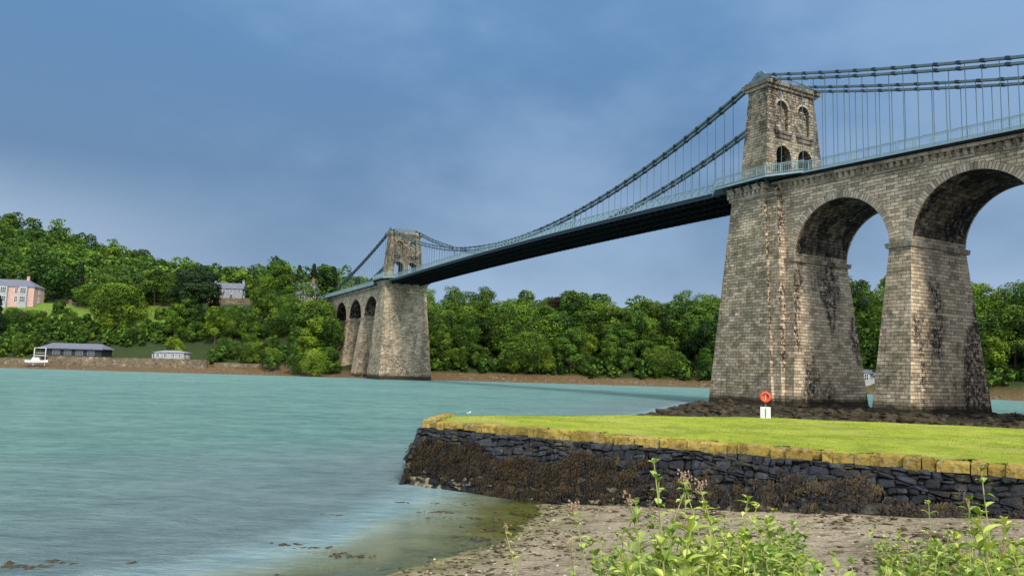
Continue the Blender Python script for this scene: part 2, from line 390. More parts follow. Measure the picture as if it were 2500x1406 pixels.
def main_pier(side):
    f=(lambda t:t) if side>0 else (lambda t:176-t)
    def rng2(a,b): x,y=f(a),f(b); return (min(x,y),max(x,y))
    def fr(mb,b,zb,tp,zt):
        x0,x1=rng2(b[0],b[1]); u0,u1=rng2(tp[0],tp[1]); mb.frus((x0,x1,-b[2],b[2]),zb,(u0,u1,-tp[2],tp[2]),zt)
    mb=MB(); fr(mb,(-5.6,8.3,10.1),-3,(-2.2,4.5,7.85),34.6); o=mb.obj('pier',[M_stone],BR,uv=True)
    mb=MB(); fr(mb,(-6.9,3,9.55),-3,(-4.3,2,7.25),34.5); mb.obj('buttress',[M_stone],o,uv=True)
    mb=MB(); fr(mb,(-8.6,1,9.0),-3,(-6.6,0,6.32),ZS); mb.obj('arch_abutment',[M_stone],o,uv=True)
    mb=MB(); fr(mb,(-7.0,-4.55,6.75),ZS-.55,(-7.1,-4.55,6.85),ZS+.12); mb.obj('impost',[M_trim],o,uv=True)
    mb=MB(); fr(mb,(-2.6,4.9,8.25),33.4,(-2.6,4.9,8.25),33.9); fr(mb,(-2.8,5.1,8.5),34.55,(-3.0,5.4,8.9),35.4)
    fr(mb,(-4.6,2,7.6),33.3,(-4.6,2,7.6),33.8)
    for wv in np.arange(-8.2,8.3,.9):
        x0,x1=rng2(4.5,5.0); mb.box(x0,x1,wv-.22,wv+.22,33.95,34.5)
    for tv in np.arange(-2.5,4.9,.9):
        x0,x1=rng2(tv,tv+.45)
        for sg in (1,-1):
            y0,y1=sorted((sg*7.8,sg*8.4)); mb.box(x0,x1,y0,y1,33.95,34.5)
    c_=mb.obj('cornice',[M_trim],o,uv=True); c_.data.attributes['stain'].data.foreach_set('value',[.2]*len(c_.data.polygons))
    z0=35.3;z1=52.6
    def te(z,a,b): k=(z-z0)/(z1-z0); return a+(b-a)*k
    WO=lambda z: te(z,7.15,5.6)
    FA=lambda z: te(z,-2.0,-1.25)
    FB=lambda z: te(z,3.6,2.85)
    RA,SA=1.75,40.9; NH,NB,NS_=1.42,45.2,49.0
    mb=MB()
    def face(Fn,sgn):
        def Q(pts):
            vs_=[(f(Fn(z)),w,z) for w,z in pts]; flip=(sgn*side<0)
            mb.add(vs_,[tuple(range(len(vs_)))[::-1] if flip else tuple(range(len(vs_)))])
        xs=set()
        for wc in (-2.6,2.6):
            for i in range(13):
                a=math.pi*i/12; xs.add(round(wc+RA*math.cos(a),5)); xs.add(round(wc+NH*math.cos(a),5))
        xs=sorted(xs)
        Q([(-WO(z0),z0),(xs[0],z0),(xs[0],z1),(-WO(z1),z1)]); Q([(xs[-1],z0),(WO(z0),z0),(WO(z1),z1),(xs[-1],z1)])
        for a,b in zip(xs[:-1],xs[1:]):
            mid=(a+b)/2; wc=-2.6 if mid<0 else 2.6
            if abs(mid-wc)>RA: Q([(a,z0),(b,z0),(b,z1),(a,z1)]); continue
            ar=lambda w: SA+math.sqrt(max(0,RA*RA-(w-wc)**2)); ni=lambda w: NS_+math.sqrt(max(0,NH*NH-(w-wc)**2))
            if abs(mid-wc)<NH:
                Q([(a,ar(a)),(b,ar(b)),(b,NB),(a,NB)]); Q([(a,ni(a)),(b,ni(b)),(b,z1),(a,z1)])
                D=-sgn*.6
                bk=[(f(Fn(z)+D),w,z) for w,z in ((a,NB),(b,NB),(b,ni(b)),(a,ni(a)))]; mb.add(bk,[(0,1,2,3)])
                mb.add([(f(Fn(ni(a))),a,ni(a)),(f(Fn(ni(b))),b,ni(b)),(f(Fn(ni(b))+D),b,ni(b)),(f(Fn(ni(a))+D),a,ni(a))],[(0,1,2,3)])
                mb.add([(f(Fn(NB)),a,NB),(f(Fn(NB)),b,NB),(f(Fn(NB)+D),b,NB),(f(Fn(NB)+D),a,NB)],[(0,1,2,3)])
            else: Q([(a,ar(a)),(b,ar(b)),(b,z1),(a,z1)])
        for wc in (-2.6,2.6):
            for sw in (-1,1):
                w=wc+sw*NH; D=-sgn*.6
                mb.add([(f(Fn(NB)),w,NB),(f(Fn(NS_)),w,NS_),(f(Fn(NS_)+D),w,NS_),(f(Fn(NB)+D),w,NB)],[(0,1,2,3)])
    face(FA,-1); face(FB,1)
    for sg in (1,-1):
        vs_=[(f(FA(z0)),sg*WO(z0),z0),(f(FB(z0)),sg*WO(z0),z0),(f(FB(z1)),sg*WO(z1),z1),(f(FA(z1)),sg*WO(z1),z1)]
        mb.add(vs_,[(0,1,2,3) if sg*side<0 else (3,2,1,0)])
    for wc in (-2.6,2.6):
        for sw in (-1,1):
            w=wc+sw*RA; mb.add([(f(FA(z0)),w,z0),(f(FB(z0)),w,z0),(f(FB(SA)),w,SA),(f(FA(SA)),w,SA)],[(0,1,2,3)])
        for i in range(12):
            p=[(wc+RA*math.cos(math.pi*k/12),SA+RA*math.sin(math.pi*k/12)) for k in (i,i+1)]
            mb.add([(f(FA(p[0][1])),*p[0]),(f(FB(p[0][1])),*p[0]),(f(FB(p[1][1])),*p[1]),(f(FA(p[1][1])),*p[1])],[(0,1,2,3)])
    mb.add([(f(FA(z1)),-5.6,z1),(f(FB(z1)),-5.6,z1),(f(FB(z1)),5.6,z1),(f(FA(z1)),5.6,z1)],[(0,1,2,3)])
    T=mb.obj('tower',[M_tower],BR,uv=True)
    st=T.data.attributes['stain'].data
    for p in T.data.polygons:
        n_=p.normal; c_=p.center
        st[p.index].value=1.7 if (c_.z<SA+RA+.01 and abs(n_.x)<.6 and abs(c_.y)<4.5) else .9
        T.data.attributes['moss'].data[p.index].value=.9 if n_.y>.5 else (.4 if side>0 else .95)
    for sgn in (-1,1):
        face_=(lambda z: FA(z)) if sgn<0 else (lambda z: FB(z))
        for wc in (-2.6,2.6):
            mb=MB()
            for i in range(14):
                a0=math.pi*i/14;a1=math.pi*(i+1)/14
                def P(r,a,off): zz=NS_+r*math.sin(a); return (f(face_(zz)+sgn*off),wc+r*math.cos(a),zz)
                mb.hexa([P(1.43,a0,-.1),P(1.75,a0,-.1),P(1.75,a0,.2),P(1.43,a0,.2)],[P(1.43,a1,-.1),P(1.75,a1,-.1),P(1.75,a1,.2),P(1.43,a1,.2)])
            o_=mb.obj('niche_surround',[M_trim],T,uv=True); o_.data.attributes['stain'].data.foreach_set('value',[.1]*len(o_.data.polygons))
            mb=MB(); a_,b_=sorted((face_(44.5)-sgn*.1,face_(44.5)+sgn*.45)); x0,x1=rng2(a_,b_)
            mb.box(x0,x1,wc-1.95,wc+1.95,44.55,44.95)
            a_,b_=sorted((face_(44.5)-sgn*.1,face_(44.5)+sgn*.26)); x0,x1=rng2(a_,b_)
            mb.box(x0,x1,wc-1.8,wc+1.8,43.9,44.54)
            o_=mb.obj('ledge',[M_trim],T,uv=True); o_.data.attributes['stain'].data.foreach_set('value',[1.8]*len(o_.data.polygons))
    mb=MB()
    fr(mb,(-1.6,3.2,5.95),52.3,(-1.75,3.35,6.15),52.7); fr(mb,(-1.95,3.55,6.4),52.75,(-2.1,3.7,6.6),53.4); fr(mb,(-1.3,2.9,5.6),53.4,(-1.1,2.7,5.4),53.9)
    mb.obj('cornice',[M_trim],T,uv=True)
    for sg in (1,-1):
        mb=MB(); y0,y1=sg*5.05-.5,sg*5.05+.5
        mb.frus((f(.8)-2.3,f(.8)+2.3,y0,y1),53.9,(f(.8)-.6,f(.8)+.6,y0+.1,y1-.1),55.5)
        mb.cyl((f(.8),y0-.1,55.0),(f(.8),y1+.1,55.0),.4,n=12)
        mb.obj('saddle',[M_steel],T)
    mb=MB()
    for dx in (-1.2,1.2):
        mb.beam((f(.8)+dx,-4.5,54.2),(f(.8)+dx,4.5,54.2),.18,.3)
        mb.beam((f(.8)+dx,-4.5,55.0),(f(.8)+dx,4.5,55.0),.12,.16)
        for k in range(8): mb.beam((f(.8)+dx,-4.5+k*1.125,54.2 if k%2 else 55.0),(f(.8)+dx,-3.375+k*1.125,55.0 if k%2 else 54.2),.1,.1)
    mb.obj('cross_frame',[M_steel],T)
    return T
T1=main_pier(1); T2=main_pier(-1)

mb=MB(); N=44
for k in range(N):
    a=5+(166)*k/N; b=5+166*(k+1)/N
    def sl(y0,y1,d0,d1,m=0):
        mb.hexa([(a,y0,zd(a)-d0),(b,y0,zd(b)-d0),(b,y1,zd(b)-d0),(a,y1,zd(a)-d0)],[(a,y0,zd(a)-d1),(b,y0,zd(b)-d1),(b,y1,zd(b)-d1),(a,y1,zd(a)-d1)],m)
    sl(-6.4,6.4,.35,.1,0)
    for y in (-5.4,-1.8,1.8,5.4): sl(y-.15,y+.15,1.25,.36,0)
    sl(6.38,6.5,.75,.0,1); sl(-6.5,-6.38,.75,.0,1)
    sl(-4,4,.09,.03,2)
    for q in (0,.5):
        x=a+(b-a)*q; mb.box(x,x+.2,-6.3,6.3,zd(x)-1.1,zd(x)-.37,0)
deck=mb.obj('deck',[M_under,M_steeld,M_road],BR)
def slab(a,b,y0,y1):
    mb=MB(); n=max(1,int((b-a)/4))
    for k in range(n):
        p=a+(b-a)*k/n;q=a+(b-a)*(k+1)/n
        mb.hexa([(p,y0,zd(p)-.68),(q,y0,zd(q)-.68),(q,y1,zd(q)-.68),(p,y1,zd(p)-.68)],[(p,y0,zd(p)-.05),(q,y0,zd(q)-.05),(q,y1,zd(q)-.05),(p,y1,zd(p)-.05)])
    mb.obj('approach_deck',[M_under],BR)
slab(-92,-2.4,-7.35,7.35); slab(178.4,262,-7.35,7.35)

for side in (1,-1):
    f=(lambda t:t) if side>0 else (lambda t:176-t)
    for sg in (1,-1):
        path=[(10.5,6.55),(6.6,9.7),(-4.2,9.7),(-9.5,7.2)]
        inner=[(10.5,5.5),(6.6,6.2),(-4.2,6.2),(-9.5,6.2)]
        mb=MB()
        for i in range(3):
            (a,wa_),(b,wb_)=path[i],path[i+1]; (a2,wc_),(b2,wd_)=inner[i],inner[i+1]
            P=[(f(a),sg*wc_),(f(a),sg*wa_),(f(b),sg*wb_),(f(b),sg*wd_)]
            if side*sg<0: P=P[::-1]
            mb.hexa([(x,y,35.72) for x,y in P],[(x,y,36.22) for x,y in P],0)
        for tv in np.arange(-4,6.8,1.8):
            mb.beam((f(tv),sg*8.2,34.5),(f(tv),sg*9.5,35.6),.25,.25,0)
        wk=mb.obj('tower_walkway',[M_steeld],BR)
        mb=MB()
        for i in range(3):
            p=Vector((f(path[i][0]),sg*path[i][1],36.22)); q=Vector((f(path[i+1][0]),sg*path[i+1][1],36.22)); Ls=(q-p).length
            for zz,ww in ((1.45,.11),(.15,.09),(1.2,.05)): mb.beam(p+Vector((0,0,zz)),q+Vector((0,0,zz)),ww,ww)
            n=int(Ls/.28)
            for k in range(n+1):
                c=p+(q-p)*k/n; th=.045 if k%8 else .13
                mb.beam(c,c+Vector((0,0,1.5)),th,th)
            mb.beam(p+Vector((0,0,-.25)),q+Vector((0,0,-.25)),.1,.32)
        mb.obj('railing',[M_rail],wk)
for sg in (1,-1):
    mb=MB(); y=sg*6.62; a=7.5; n=92; st=(168.5-7.5)/n
    for k in range(n):
        p=a+k*st;q=p+st; zp,zq=zd(p),zd(q)
        mb.beam((p,y,zp+1.5),(q,y,zq+1.5),.16,.14); mb.beam((p,y,zp+.05),(q,y,zq+.05),.16,.2,0)
        mb.beam((p,y,zp),(p,y,zp+1.5),.12,.12)
        mb.beam((p,y,zp+.1),(q,y,zq+1.42),.09,.09); mb.beam((p,y+.05*sg,zp+1.42),(q,y+.05*sg,zq+.1),.09,.09)
    mb.obj('lattice_parapet',[M_rail],deck)
for a,b in ((-92,-9.5),(185.5,262)):
    for sg in (1,-1):
        mb=MB(); y=sg*7.25; n=int((b-a)/.3); st=(b-a)/n
        for k in range(n):
            p=a+k*st;q=p+st
            mb.beam((p,y,zd(p)-.05),(p,y,zd(p)+1.42),.045 if k%8 else .14,.045 if k%8 else .14)
            if k%4==0:
                q=p+4*st
                for zz,ww in ((1.42,.11),(.15,.08),(1.18,.05)): mb.beam((p,y,zd(p)+zz),(q,y,zd(q)+zz),ww,ww)
                mb.beam((p,y+.08*sg,zd(p)-.2),(q,y+.08*sg,zd(q)-.2),.1,.26)
        mb.obj('railing',[M_rail],BR)

def zc(t,lo=0):
    if t<.8: s_=.8-t; z=55.1-.315*s_+.0009*s_*s_
    elif t>175.2: s_=t-175.2; z=55.1-.315*s_+.0009*s_*s_
    else: z=38.6+16.5*((t-88)/87.2)**2
    return z-lo
def chain(sg,lo):
    mb=MB(); y=sg*5.05
    ts=list(np.linspace(-62,.8,22))+list(np.linspace(.8,175.2,59))[1:]+list(np.linspace(175.2,238,22))[1:]
    for i in range(len(ts)-1):
        a,b=ts[i],ts[i+1]
        p=(a,y,zc(a,lo)); q=(b,y,zc(b,lo))
        for dy in (-.24,-.08,.08,.24): mb.beam((a,y+dy,p[2]),(b,y+dy,q[2]),.06,.31)
        u=Vector((b-a,0,q[2]-p[2])).normalized()*.32; P=Vector(p)
        mb.cyl((a,y-.36,p[2]),(a,y+.36,p[2]),.23,n=8,m=1)
        mb.beam(P-u,P+u,.56,.42,1)
    return mb.obj('chain',[M_steel,M_steeld],BR)
for sg in (1,-1):
    for lo_ in (0,.8): chain(sg,lo_)
hl=[]
for sg in (1,-1):
    for tv in np.concatenate([np.arange(-58,-3,2.1),np.arange(7,170,2.1),np.arange(181,236,2.1)]):
        zt=zc(tv,.85 if int(round(tv/2.1))%2 else 0); zb=zd(tv)+.1
        if zt-zb>.4:
            X,Y=B2W(tv,sg*5.05); hl.append((math.hypot(X,Y) if X/Y<.8 else 900,tv,sg,zt,zb))
hl.sort()
rest=MB()
for i,(dd,tv,sg,zt,zb) in enumerate(hl):
    h=MB() if i<98 else rest
    y=sg*5.05; h.beam((tv,y,zb),(tv,y,zt),.07,.07)
    if i<98: h.obj('hanger',[M_steel],BR)
ho=rest.obj('hangers',[M_steel],BR); ho['kind']='stuff'
for tv in (56,88,120):
    for sg in (1,-1): MB().box(tv-.2,tv+.2,sg*5.05-.25,sg*5.05+.25,zd(tv)-.1,zc(tv)+.3).obj('midspan_post',[M_rail],BR)

# ---------------------------------------------------------------- foliage
def quads_mesh(name,V,attrs,mat):
    N=len(V); me=bpy.data.meshes.new(name); me.vertices.add(4*N); me.vertices.foreach_set('co',V.reshape(-1).astype(np.float32))
    me.loops.add(4*N); me.loops.foreach_set('vertex_index',np.arange(4*N,dtype=np.int32)); me.polygons.add(N)
    me.polygons.foreach_set('loop_start',np.arange(N,dtype=np.int32)*4); me.update(calc_edges=True)
    for k,v in attrs.items():
        a=me.attributes.new(k,'FLOAT','FACE'); a.data.foreach_set('value',v.astype(np.float32))
    me.materials.append(mat); return me
def leafmat(name,cd,clt,attr=False,hue=(.42,.58,.60),var=1.0):
    m,t,out=newmat(name)
    at=t.n('ShaderNodeAttribute',attribute_name='col')
    if attr: r=t.n('ShaderNodeAttribute',attribute_name='rnd').outputs['Fac']
    else: r=t.n('ShaderNodeObjectInfo').outputs['Random']
    c=t.mix(t.math('POWER',at.outputs['Fac'],1.6),cd,clt)
    c=t.mix(t.mr(r,0,1,0,.95*var),c,t.mix(1,c,hue,'MULTIPLY'))
    r2=t.math('FRACT',t.math('MULTIPLY',r,7.31))
    c=t.mix(t.mr(r2,.5,1,0,.8*var),c,t.mix(1,c,(1.9,1.5,.8),'MULTIPLY'))
    d=t.n('ShaderNodeBsdfPrincipled'); t.l(c,d.inputs['Base Color']); d.inputs['Roughness'].default_value=.65; d.inputs['Specular IOR Level'].default_value=.2
    tr=t.n('ShaderNodeBsdfTranslucent'); t.l(t.mix(1,c,(1.5,1.5,.5),'MULTIPLY'),tr.inputs[0])
    mx=t.n('ShaderNodeMixShader'); mx.inputs[0].default_value=.2; t.l(d.outputs[0],mx.inputs[1]); t.l(tr.outputs[0],mx.inputs[2]); t.l(mx.outputs[0],out.inputs[0]); return m
M_leaf=leafmat('broadleaf_foliage',(.008,.028,.005),(.19,.32,.035))
M_leafS=leafmat('woodland_foliage',(.010,.034,.007),(.19,.33,.038),True)
M_lime=leafmat('lime_foliage',(.06,.13,.012),(.36,.46,.05))
M_con=leafmat('conifer_foliage',(.006,.018,.008),(.03,.065,.025))
M_pur=leafmat('copper_foliage',(.012,.007,.009),(.045,.02,.028))
M_bark=simple('bark',(.09,.07,.05),.9,.4,4,bump=.5)
def crown(seed,Ht=16,Rr=6.6,zb=2.2,nl=26,n=2800,ls=.52,cone=False,flat=.82):
    r=np.random.default_rng(seed)
    u=r.uniform(0,1,nl); u[0]=.95
    th=r.uniform(0,6.283,nl)
    if cone: prof=(1-u)*.95+.05; lr=Rr*(.22+.25*(1-u)); rad=prof*Rr*.6*np.sqrt(r.uniform(0,1,nl))
    else:
        prof=np.sqrt(np.clip(1-((u-.42)/.64)**2,0.03,1)); lr=Rr*r.uniform(.15,.40,nl); rad=prof*(Rr-lr*.8)*np.sqrt(r.uniform(.15,1,nl))
    zc_=zb+lr*.7+(Ht-zb-lr*1.5)*u
    c=np.stack([rad*np.cos(th),rad*np.sin(th),zc_],-1)
    idx=r.choice(nl,n*3,p=lr**2/np.sum(lr**2)); d=r.normal(size=(n*3,3)); d[:,2]+=.35; d/=np.linalg.norm(d,axis=1)[:,None]
    rr=lr[idx]*(.70+.36*r.uniform(0,1,n*3)**.6)*(1+.18*np.sin(d[:,0]*7+idx)+.14*np.sin(d[:,2]*9+idx*2))
    p=c[idx]+d*rr[:,None]*np.array([1,1,flat])
    dist=np.linalg.norm(p[:,None,:]-c[None],axis=2)/lr[None]; dist[np.arange(n*3),idx]=9
    ok=dist.min(1)>.72; p=p[ok][:n]; d=d[ok][:n]; idx=idx[ok][:n]; k=len(p)
    nn=d+r.normal(size=(k,3))*.42; nn[:,2]+=.2; nn/=np.linalg.norm(nn,axis=1)[:,None]
    a=np.cross(nn,r.normal(size=(k,3))); a/=np.linalg.norm(a,axis=1)[:,None]; b=np.cross(nn,a)
    s1=ls*r.uniform(.5,1.25,k)[:,None]; s2=s1*r.uniform(.45,.8,k)[:,None]
    V=np.stack([p-a*s1,p+b*s2+nn*.1,p+a*s1,p-b*s2+nn*.05],1)
    lc=r.uniform(0,1,nl)[idx]; col=np.clip(lc*.7+r.uniform(0,1,k)*.38,0,1)
    return V,col
def trunk(Ht,zb,r0,seed=0,limbs=5):
    rr=random.Random(seed); mb=MB(); mb.cyl((0,0,-1),(0.1,0,zb+.2*Ht),r0,r0*.7,7); mb.cyl((.1,0,zb+.2*Ht),(.2,.1,Ht*.8),r0*.7,r0*.2,6)
    for i in range(limbs):
        a=rr.uniform(0,6.28); z=zb+Ht*rr.uniform(.05,.35); L_=Ht*rr.uniform(.2,.32)
        mb.cyl((0.1,0,z),(L_*math.cos(a),L_*math.sin(a),z+L_*.8),r0*.4,r0*.12,5)
    return mb.mesh('trunk',[M_bark])
specs=[dict(seed=1,Ht=16,Rr=7,zb=1.5,nl=40),dict(seed=2,Ht=18,Rr=7.8,zb=2,nl=46),dict(seed=3,Ht=15,Rr=8.4,zb=1.2,nl=44),dict(seed=4,Ht=21,Rr=6.2,zb=2.5,nl=46),dict(seed=5,Ht=13,Rr=6.8,zb=.8,nl=34),dict(seed=6,Ht=19,Rr=9.6,zb=2,nl=60),dict(seed=17,Ht=23,Rr=7.2,zb=3,nl=50)]
CM=[]; TM=[]
for sp_ in specs:
    V,c=crown(n=7000,ls=.35,**sp_); CM.append(quads_mesh('crown',V,{'col':c},M_leaf)); TM.append(trunk(sp_['Ht'],sp_['zb'],.4,sp_['seed']))
low=[crown(**{**sp_,'n':1100,'ls':.78}) for sp_ in specs]
Vc,cc=crown(9,18,4.2,1.5,36,3200,.42,cone=True); CONE=quads_mesh('crown',Vc,{'col':cc},M_con)
lowc=crown(9,18,4.2,1.5,30,600,.9,cone=True)
Vc,cc=crown(10,21,12.5,1.5,60,9000,.5,flat=.35); CEDAR=quads_mesh('crown',Vc,{'col':cc},M_con)
Vc,cc=crown(12,20,13,2.4,60,9000,.5); OAK=quads_mesh('crown',Vc,{'col':cc},M_leaf)
Vc,cc=crown(13,3.2,2.2,-.2,16,1600,.22); SHR=quads_mesh('crown',Vc,{'col':cc},M_leaf)
def tree(x,y,cme,tme,sc,rz,label,cat='tree',group='trees on the wooded bank',name='tree',mat=None,dz=0):
    e=bpy.data.objects.new(name,None); e.empty_display_size=.5; e.location=(x,y,float(H(x,y))-.3+dz); e.rotation_euler=(0,0,rz); e.scale=(sc[0],sc[0],sc[1]); C.objects.link(e)
    tag(e,label,cat,group)
    for nm_,me in (('trunk',tme),('crown',cme)):
        if me is None: continue
        o=bpy.data.objects.new(nm_,me); C.objects.link(o); o.parent=e
        if mat is not None and nm_=='crown':
            o.material_slots[0].link='OBJECT'; o.material_slots[0].material=mat
    return e
EXC=[(-262,-150,335,360),(-270,-216,350,380),(-196,-120,280,322),(-166,-132,386,412)]
def inbridge(x,y):
    t_=(x-45.6)*-.491+(y-124.6)*.871; w_=(x-45.6)*-.871+(y-124.6)*-.491
    return (-13<w_<24 and t_<208) or (-11.5<w_<14 and t_<236) or (abs(w_)<10 and t_>=236 and t_<300)
cand=[]
for yy in np.arange(200,700,9.0):
    for xx in np.arange(-480,300,9.0):
        x=xx+rng.uniform(-3.6,3.6); y=yy+rng.uniform(-3.6,3.6)
        if abs(x)/y>.74: continue
        s_=y-float(ysh(x))
        if s_<17 or s_>345: continue
        if any(a<x<b and c_<y<d_ for a,b,c_,d_ in EXC) or inbridge(x,y): continue
        if -.415<x/y<-.335 and 338<y<400: continue
        left=x<-95
        if not left and s_>100: continue
        if s_>110 and rng.random()<.3: continue
        cand.append((y*1.0,x,y,s_))
cand.sort()
ind=cand[:280]; oth=cand[280:]
for i,(k,x,y,s_) in enumerate(ind):
    j=int(rng.integers(0,7)); edge=s_<30
    sc=rng.uniform(.5,.92) if edge else rng.uniform(.72,1.3)
    if x<-150 and s_<46: sc=rng.uniform(.35,.55)
    elif x<-90 and s_<70: sc*=.66
    if rng.random()<.05 and not edge: tree(x,y,CONE,TM[3],(1.0,1.15),rng.uniform(0,6),'dark pointed conifer among broadleaf trees on bank')
    else: tree(x,y,CM[j],TM[j],(sc*rng.uniform(.9,1.15),sc),rng.uniform(0,6.28),'green broadleaf tree on the wooded shore bank' if edge else 'tall leafy green tree in bankside woodland',mat=M_lime if rng.random()<.035 else None)
Vs=[];cs=[];rs=[]
for i,(k,x,y,s_) in enumerate(oth):
    con=(-150<x<-85 and 380<y<470 and rng.random()<.6) or rng.random()<.06
    V,c=lowc if con else low[int(rng.integers(0,7))]
    a=rng.uniform(0,6.28); sc=rng.uniform(.55,1.2); ca_,sa_=math.cos(a),math.sin(a)
    V2=V.copy(); x2=V[...,0]*ca_-V[...,1]*sa_; y2=V[...,0]*sa_+V[...,1]*ca_
    V2[...,0]=x2*sc*1.1+x; V2[...,1]=y2*sc*1.1+y; V2[...,2]=V[...,2]*sc*(1.1 if con else 1)+float(H(x,y))-.5
    Vs.append(V2); cs.append(c*(.3 if con else rng.uniform(.7,1.1))); rs.append(np.full(len(c),rng.random()))
wo_=bpy.data.objects.new('woodland',quads_mesh('woodland',np.concatenate(Vs),{'col':np.concatenate(cs),'rnd':np.concatenate(rs)},M_leafS)); C.objects.link(wo_)
tag(wo_,'dense green woodland covering the distant hillside','woodland',kind='stuff')
Vs=[];cs=[];rs=[]
Vb,cb_=crown(21,3.6,2.8,-.6,14,420,.42)
for i in range(760):
    x=rng.uniform(-245,190); y=float(ysh(x))+rng.uniform(15,30) if rng.random()<.6 else float(ysh(x))+rng.uniform(28,62)
    if i>620: x=rng.uniform(-240,-150); y=float(ysh(x))+rng.uniform(24,46)
    if abs(x)/y>.74 or inbridge(x,y) or any(a<x<b and c_<y<d_ for a,b,c_,d_ in EXC[1:3]): continue
    if x<-150 and y>340 and rng.random()<.85: continue
    a=rng.uniform(0,6.28); sc=rng.uniform(.6,1.5); ca_,sa_=math.cos(a),math.sin(a); V2=Vb.copy()
    V2[...,0]=(Vb[...,0]*ca_-Vb[...,1]*sa_)*sc+x; V2[...,1]=(Vb[...,0]*sa_+Vb[...,1]*ca_)*sc+y; V2[...,2]=Vb[...,2]*sc+float(H(x,y))
    Vs.append(V2); cs.append(cb_); rs.append(np.full(len(cb_),rng.random()))
un=bpy.data.objects.new('undergrowth',quads_mesh('undergrowth',np.concatenate(Vs),{'col':np.concatenate(cs),'rnd':np.concatenate(rs)},M_leafS)); C.objects.link(un)
tag(un,'tangled green undergrowth along the muddy shore bank','undergrowth',kind='stuff')
tree(-176,338,OAK,TM[1],(1.0,.98),1,'broad spreading oak on the sloping lawn',group=None)
tree(-146,350,CEDAR,TM[1],(1.0,1.2),2,'dark wide-spreading cedar beside the lawn',group=None)
tree(-74,287,CM[2],TM[2],(.66,.76),.5,'bright lime green tree at the water edge',group=None,mat=M_lime)
tree(-139,315,CM[4],TM[4],(.6,.65),1.5,'green tree behind small white house',group=None)
tree(21,356,CM[0],TM[0],(1.1,1.35),1,'dark purple copper beech above green trees',group=None,mat=M_pur)
for x,y,j,sc in ((-79,304,3,1.0),(-84,316,0,1.2),(-88,330,6,1.1),(-82,294,2,.6),(-76,311,1,1.1),(-94,300,1,.55),(-104,306,5,.5),(-84,326,5,1.1),(-70,298,4,.75),(-74,306,3,.95),(-79,318,6,1.0)):
    tree(x,y,CM[j],TM[j],(sc,sc),x,'leafy green tree beside the viaduct arches')
for x,y,sc in ((-206,341,1.0),(-213,345,.85),(-203,347,1.1),(-199,340,.8),(-210,352,1.4),(-205,335,.9),(-192,344,.8),(-221,340,.8),(-228,344,.7),(-215,338,1.2),(-195,338,1.1),(-160,346,1.3),(-156,352,1.5),(-190,352,1.1)):
    tree(x,y,SHR,None,(sc*1.15,sc*1.3),x,'clipped round green shrub on the lawn','shrub','clipped shrubs on the lawn','shrub')
for x in (-100,-106,-112,-95,-118):
    tree(x,396+x%7,CONE,TM[3],(.8,1.05),x,'dark pointed conifer on the skyline')

# ---------------------------------------------------------------- houses
M_pink=simple('pink_brick',(.52,.34,.29),.9,.15,1.5); M_white=simple('white_paint',(.72,.72,.70),.6,.05,2); M_slate=simple('slate_roof',(.13,.14,.18),.7,.25,1.5)
M_glass=simple('window_glass',(.04,.05,.06),.15,.3,1,spec=.8); M_grey=simple('grey_render',(.24,.26,.30),.9,.12,1); M_black=simple('black_cladding',(.025,.028,.03),.7,.2,2)
M_brick=simple('red_brick',(.34,.16,.11),.9,.2,1.5); M_door=simple('door_paint',(.06,.08,.07),.5,.1,2); M_cream=simple('cream_render',(.30,.27,.23),.9,.15,1); M_off=simple('weathered_white',(.32,.34,.35),.8,.2,1)
def window(par,x,y,z,w,h,ax='y',sg=-1,nx=2,fm=None):
    mb=MB()
    def bx(u0,u1,d0,d1,z0,z1,m):
        d0,d1=sorted((sg*d0,sg*d1))
        if ax=='y': mb.box(x+u0,x+u1,y+d0,y+d1,z0,z1,m)
        else: mb.box(x+d0,x+d1,y+u0,y+u1,z0,z1,m)
    bx(-w/2,w/2,-.05,.03,z,z+h,1)
    f=.12
    bx(-w/2-f,w/2+f,-.05,.12,z-f,z,0); bx(-w/2-f,w/2+f,-.05,.12,z+h,z+h+f,0)
    bx(-w/2-f,-w/2,-.05,.12,z,z+h,0); bx(w/2,w/2+f,-.05,.12,z,z+h,0)
    for i in range(1,nx):
        u=-w/2+w*i/nx; bx(u-.04,u+.04,.03,.09,z,z+h,0)
    bx(-w/2,w/2,.035,.095,z+h/2-.04,z+h/2+.04,0)
    mb.obj('window',[fm or M_white,M_glass],par)
